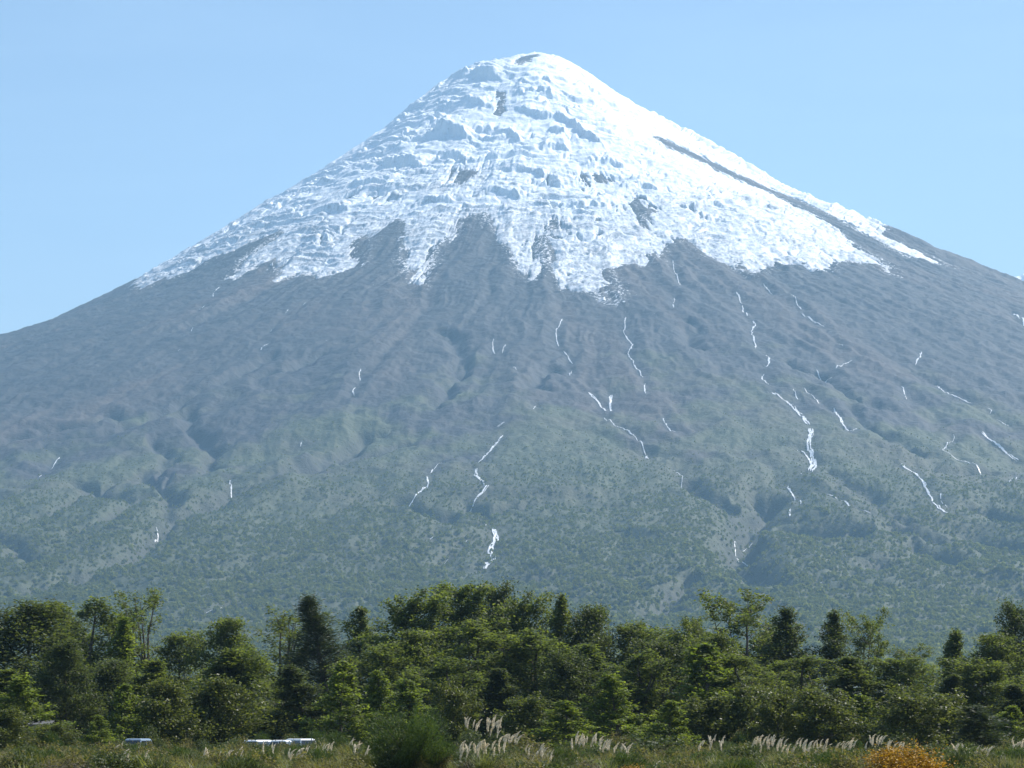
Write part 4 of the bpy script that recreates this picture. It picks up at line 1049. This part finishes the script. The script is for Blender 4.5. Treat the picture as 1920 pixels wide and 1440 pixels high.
def car(name, label, x, d, rz, paint, L=4.5, W=1.8, Ht=1.7, box=False):
    """Car along local X (front +X): body, roof with pillars, glazing, wheels, lamps, bumpers."""
    gz = float(ground_z(x, d)); o = empty(name, (x, d, gz), rz); tag(o, label, 'car', 'cars parked behind the heath')
    hl, hw, belt = L / 2, W / 2, Ht * 0.56
    def body(bm):
        st = [(-hl, .45, belt * .93, .90), (-hl * .93, .30, belt, .98), (-hl * .5, .25, belt, 1), (0, .25, belt, 1), (hl * .45, .25, belt * .98, 1), (hl * .80, .28, belt * .88, .97), (hl, .42, belt * .72, .86)]
        loft(bm, [[(sx, -hw * k, z0), (sx, -hw * k, (z0 + z1) / 2), (sx, -hw * k * .94, z1), (sx, hw * k * .94, z1), (sx, hw * k, (z0 + z1) / 2), (sx, hw * k, z0)] for sx, z0, z1, k in st])
    bm_obj('body', body, paint, o, 0.03)
    rear, rt, ft, fr = (-hl * .92, -hl * .80, hl * .22, hl * .50) if box else (-hl * .72, -hl * .45, hl * .12, hl * .46)
    def roof(bm):
        loft(bm, [[(rear, -hw * .90, belt - .01), (fr, -hw * .90, belt - .01), (fr, hw * .90, belt - .01), (rear, hw * .90, belt - .01)],
                  [(rt, -hw * .74, Ht - .05), (ft, -hw * .74, Ht - .05), (ft, hw * .74, Ht - .05), (rt, hw * .74, Ht - .05)],
                  [(rt + .12, -hw * .60, Ht), (ft - .12, -hw * .60, Ht), (ft - .12, hw * .60, Ht), (rt + .12, hw * .60, Ht)]])
    bm_obj('roof', roof, paint, o, 0.02)
    def lerp(a, b, t): return a + (b - a) * t
    for s in (-1, 1):
        cuts = [(.05, .48), (.52, .95)]
        for u0, u1 in cuts:
            b0, b1 = lerp(rear, fr, u0), lerp(rear, fr, u1); t0, t1 = lerp(rt, ft, u0), lerp(rt, ft, u1)
            lo, hi = .10, .86
            P4 = [(lerp(bx, tx, v), s * (hw * lerp(.90, .74, v) + .004), lerp(belt, Ht - .05, v)) for bx, tx, v in ((b0, t0, lo), (b1, t1, lo), (b1, t1, hi), (b0, t0, hi))]
            bm_obj('window', lambda bm, P4=P4, s=s: slab(bm, P4, (0, s * .012, .003)), M_GLASS, o)
    for (bx, tx, sg, nm) in ((fr, ft, 1, 'windscreen'), (rear, rt, -1, 'rear_window')):
        P4 = [(lerp(bx, tx, v) + sg * .006, hw * k * lerp(.82, .68, v), lerp(belt, Ht - .05, v)) for k, v in ((-1, .1), (1, .1), (1, .88), (-1, .88))]
        bm_obj(nm, lambda bm, P4=P4, sg=sg: slab(bm, P4, (sg * .012, 0, .006)), M_GLASS, o)
    for sx in (-hl * .62, hl * .62):
        for s in (-1, 1):
            w = bm_obj('wheel', lambda bm: lathe(bm, [(.05, -.07), (.14, -.09), (.20, -.08), (.20, .08), (.05, .08)]), M_RIM, o)
            w.location = (sx, s * (hw - .09), .34)
            bm_obj('tyre', lambda bm: lathe(bm, [(.205, -.10), (.31, -.11), (.34, -.06), (.34, .06), (.31, .11), (.205, .10)]), M_TYRE, w)
    for s in (-1, 1):
        bm_obj('headlight', lambda bm, s=s: slab(bm, [(hl * .985, s * hw * .50, belt * .58), (hl * .955, s * hw * .84, belt * .60), (hl * .95, s * hw * .84, belt * .76), (hl * .985, s * hw * .50, belt * .72)], (.04, 0, 0)), M_LAMP, o)
        bm_obj('tail_light', lambda bm, s=s: slab(bm, [(-hl - .005, s * hw * .62, belt * .62), (-hl - .005, s * hw * .88, belt * .62), (-hl - .005, s * hw * .86, belt * .88), (-hl - .005, s * hw * .62, belt * .88)], (-.03, 0, 0)), M_TAIL, o)
        bm_obj('mirror', lambda bm, s=s: slab(bm, [(fr * .78, s * hw * .93, belt + .03), (fr * .78, s * hw * 1.12, belt + .05), (fr * .78, s * hw * 1.12, belt + .18), (fr * .78, s * hw * .93, belt + .16)], (.07, 0, 0)), paint, o)
    return o
car('parked_car', 'blue grey car seen over the small rusty orange bush', at_xy(254, 196), 196, R(256), M_BLUEG, 3.9, 1.65, 1.78, True)
car('parked_car', 'white car nearest the grass with its nose to the right', at_xy(535, 188), 188, R(-14), M_WHITE, 3.6, 1.7, 1.58)
car('parked_car', 'white car half hidden under the olive tree, left of the other white cars', at_xy(492, 195), 195, R(58), M_WHITE, 3.6, 1.7, 1.58, True)
car('parked_car', 'white car standing behind the other two with only its roof showing', at_xy(556, 200), 200, R(128), M_WHITE, 3.8, 1.7, 1.66, True)

M_PLANK = plain_mat('grey_boards', (0.27, 0.27, 0.27), 0.85, 0.2, 0, 0.25, 2.0)
M_TIN = plain_mat('tin_roof', (0.10, 0.10, 0.10), 0.85, 0.2, 0, 0.3)
hx = at_xy(74, 240); hut = empty('hut', (hx, 240, float(ground_z(hx, 240))), 0)
tag(hut, 'small grey board hut behind the feathery sapling at far left', 'hut')
def box(bm, x0, x1, y0, y1, z0, z1):
    loft(bm, [[(x0, y0, z0), (x1, y0, z0), (x1, y1, z0), (x0, y1, z0)], [(x0, y0, z1), (x1, y0, z1), (x1, y1, z1), (x0, y1, z1)]])
for i in range(9): bm_obj('plank', lambda bm, i=i: box(bm, -1.3 + i * .25, -1.06 + i * .25, -1.0 - .006 * (i % 2), -.97, .05, 2.9), M_PLANK, hut)
bm_obj('wall', lambda bm: box(bm, -1.3, .93, -.965, 1.0, 0, 2.88), M_PLANK, hut)
bm_obj('roof', lambda bm: loft(bm, [[(-1.5, -1.25, 2.9), (1.1, -1.25, 2.9), (1.1, 1.25, 3.25), (-1.5, 1.25, 3.25)], [(-1.5, -1.25, 2.96), (1.1, -1.25, 2.96), (1.1, 1.25, 3.31), (-1.5, 1.25, 3.31)]]), M_TIN, hut)
bm_obj('door', lambda bm: box(bm, .95, .98, -.5, .3, .05, 2.0), M_PLANK, hut)

# ------------------------------------------------------------------ a cloud beyond the right flank
m, nt = new_mat('cloud_white'); k = NT(nt)
k.out(k.bsdf((0.92, 0.93, 0.95), 1.0, 0.0)); M_CLOUD = m
bm = bmesh.new(); g = random.Random(8)
for i in range(16):
    rad = g.uniform(60, 150); vs = bmesh.ops.create_icosphere(bm, subdivisions=4, radius=rad)['verts']
    cx, cy_, cz = g.uniform(-60, 700), g.uniform(-200, 200), g.uniform(-180, 0) + 60 * math.sin(i)
    for v in vs:
        n_ = v.co.normalized(); a_ = perlin(np.array([n_.x * 3 + i * 5.1]), np.array([n_.y * 3 + n_.z * 2.3]), 7)[0] + 0.5 * perlin(np.array([n_.x * 8 + i]), np.array([n_.z * 8 + n_.y * 5]), 9)[0]
        v.co = v.co * (1 + 0.22 * a_); v.co.x += cx; v.co.y += cy_; v.co.z += cz
me = bpy.data.meshes.new('cloud'); bm.to_mesh(me); bm.free()
for p in me.polygons: p.use_smooth = True
cl = link('cloud', me, M_CLOUD)
D_CL = 17000; b_ = (720 - 524) / FOC
cl.location = ((1909 - 960) / FOC / (_cp - b_ * _sp) * D_CL, D_CL, z_at(531, D_CL))
tag(cl, 'tip of a small white cloud beyond the right flank', 'cloud')

# ------------------------------------------------------------------ haze
bm = bmesh.new(); box(bm, -14500, 14500, -3300, 14000, -3, 2760)
bmesh.ops.recalc_face_normals(bm, faces=bm.faces)
me = bpy.data.meshes.new('haze'); bm.to_mesh(me); bm.free()
m, nt = new_mat('haze_air'); k = NT(nt)
pv = k.n('ShaderNodeVolumePrincipled'); pv.inputs['Color'].default_value = (*HAZE_COLOR, 1); pv.inputs['Density'].default_value = HAZE_DENSITY
pv.inputs['Anisotropy'].default_value = 0.1
om = k.n('ShaderNodeOutputMaterial'); k.l(pv.outputs[0], om.inputs['Volume'])
hz = link('haze', me, m); tag(hz, 'thin blue haze in the air before the volcano', None, None, 'stuff')
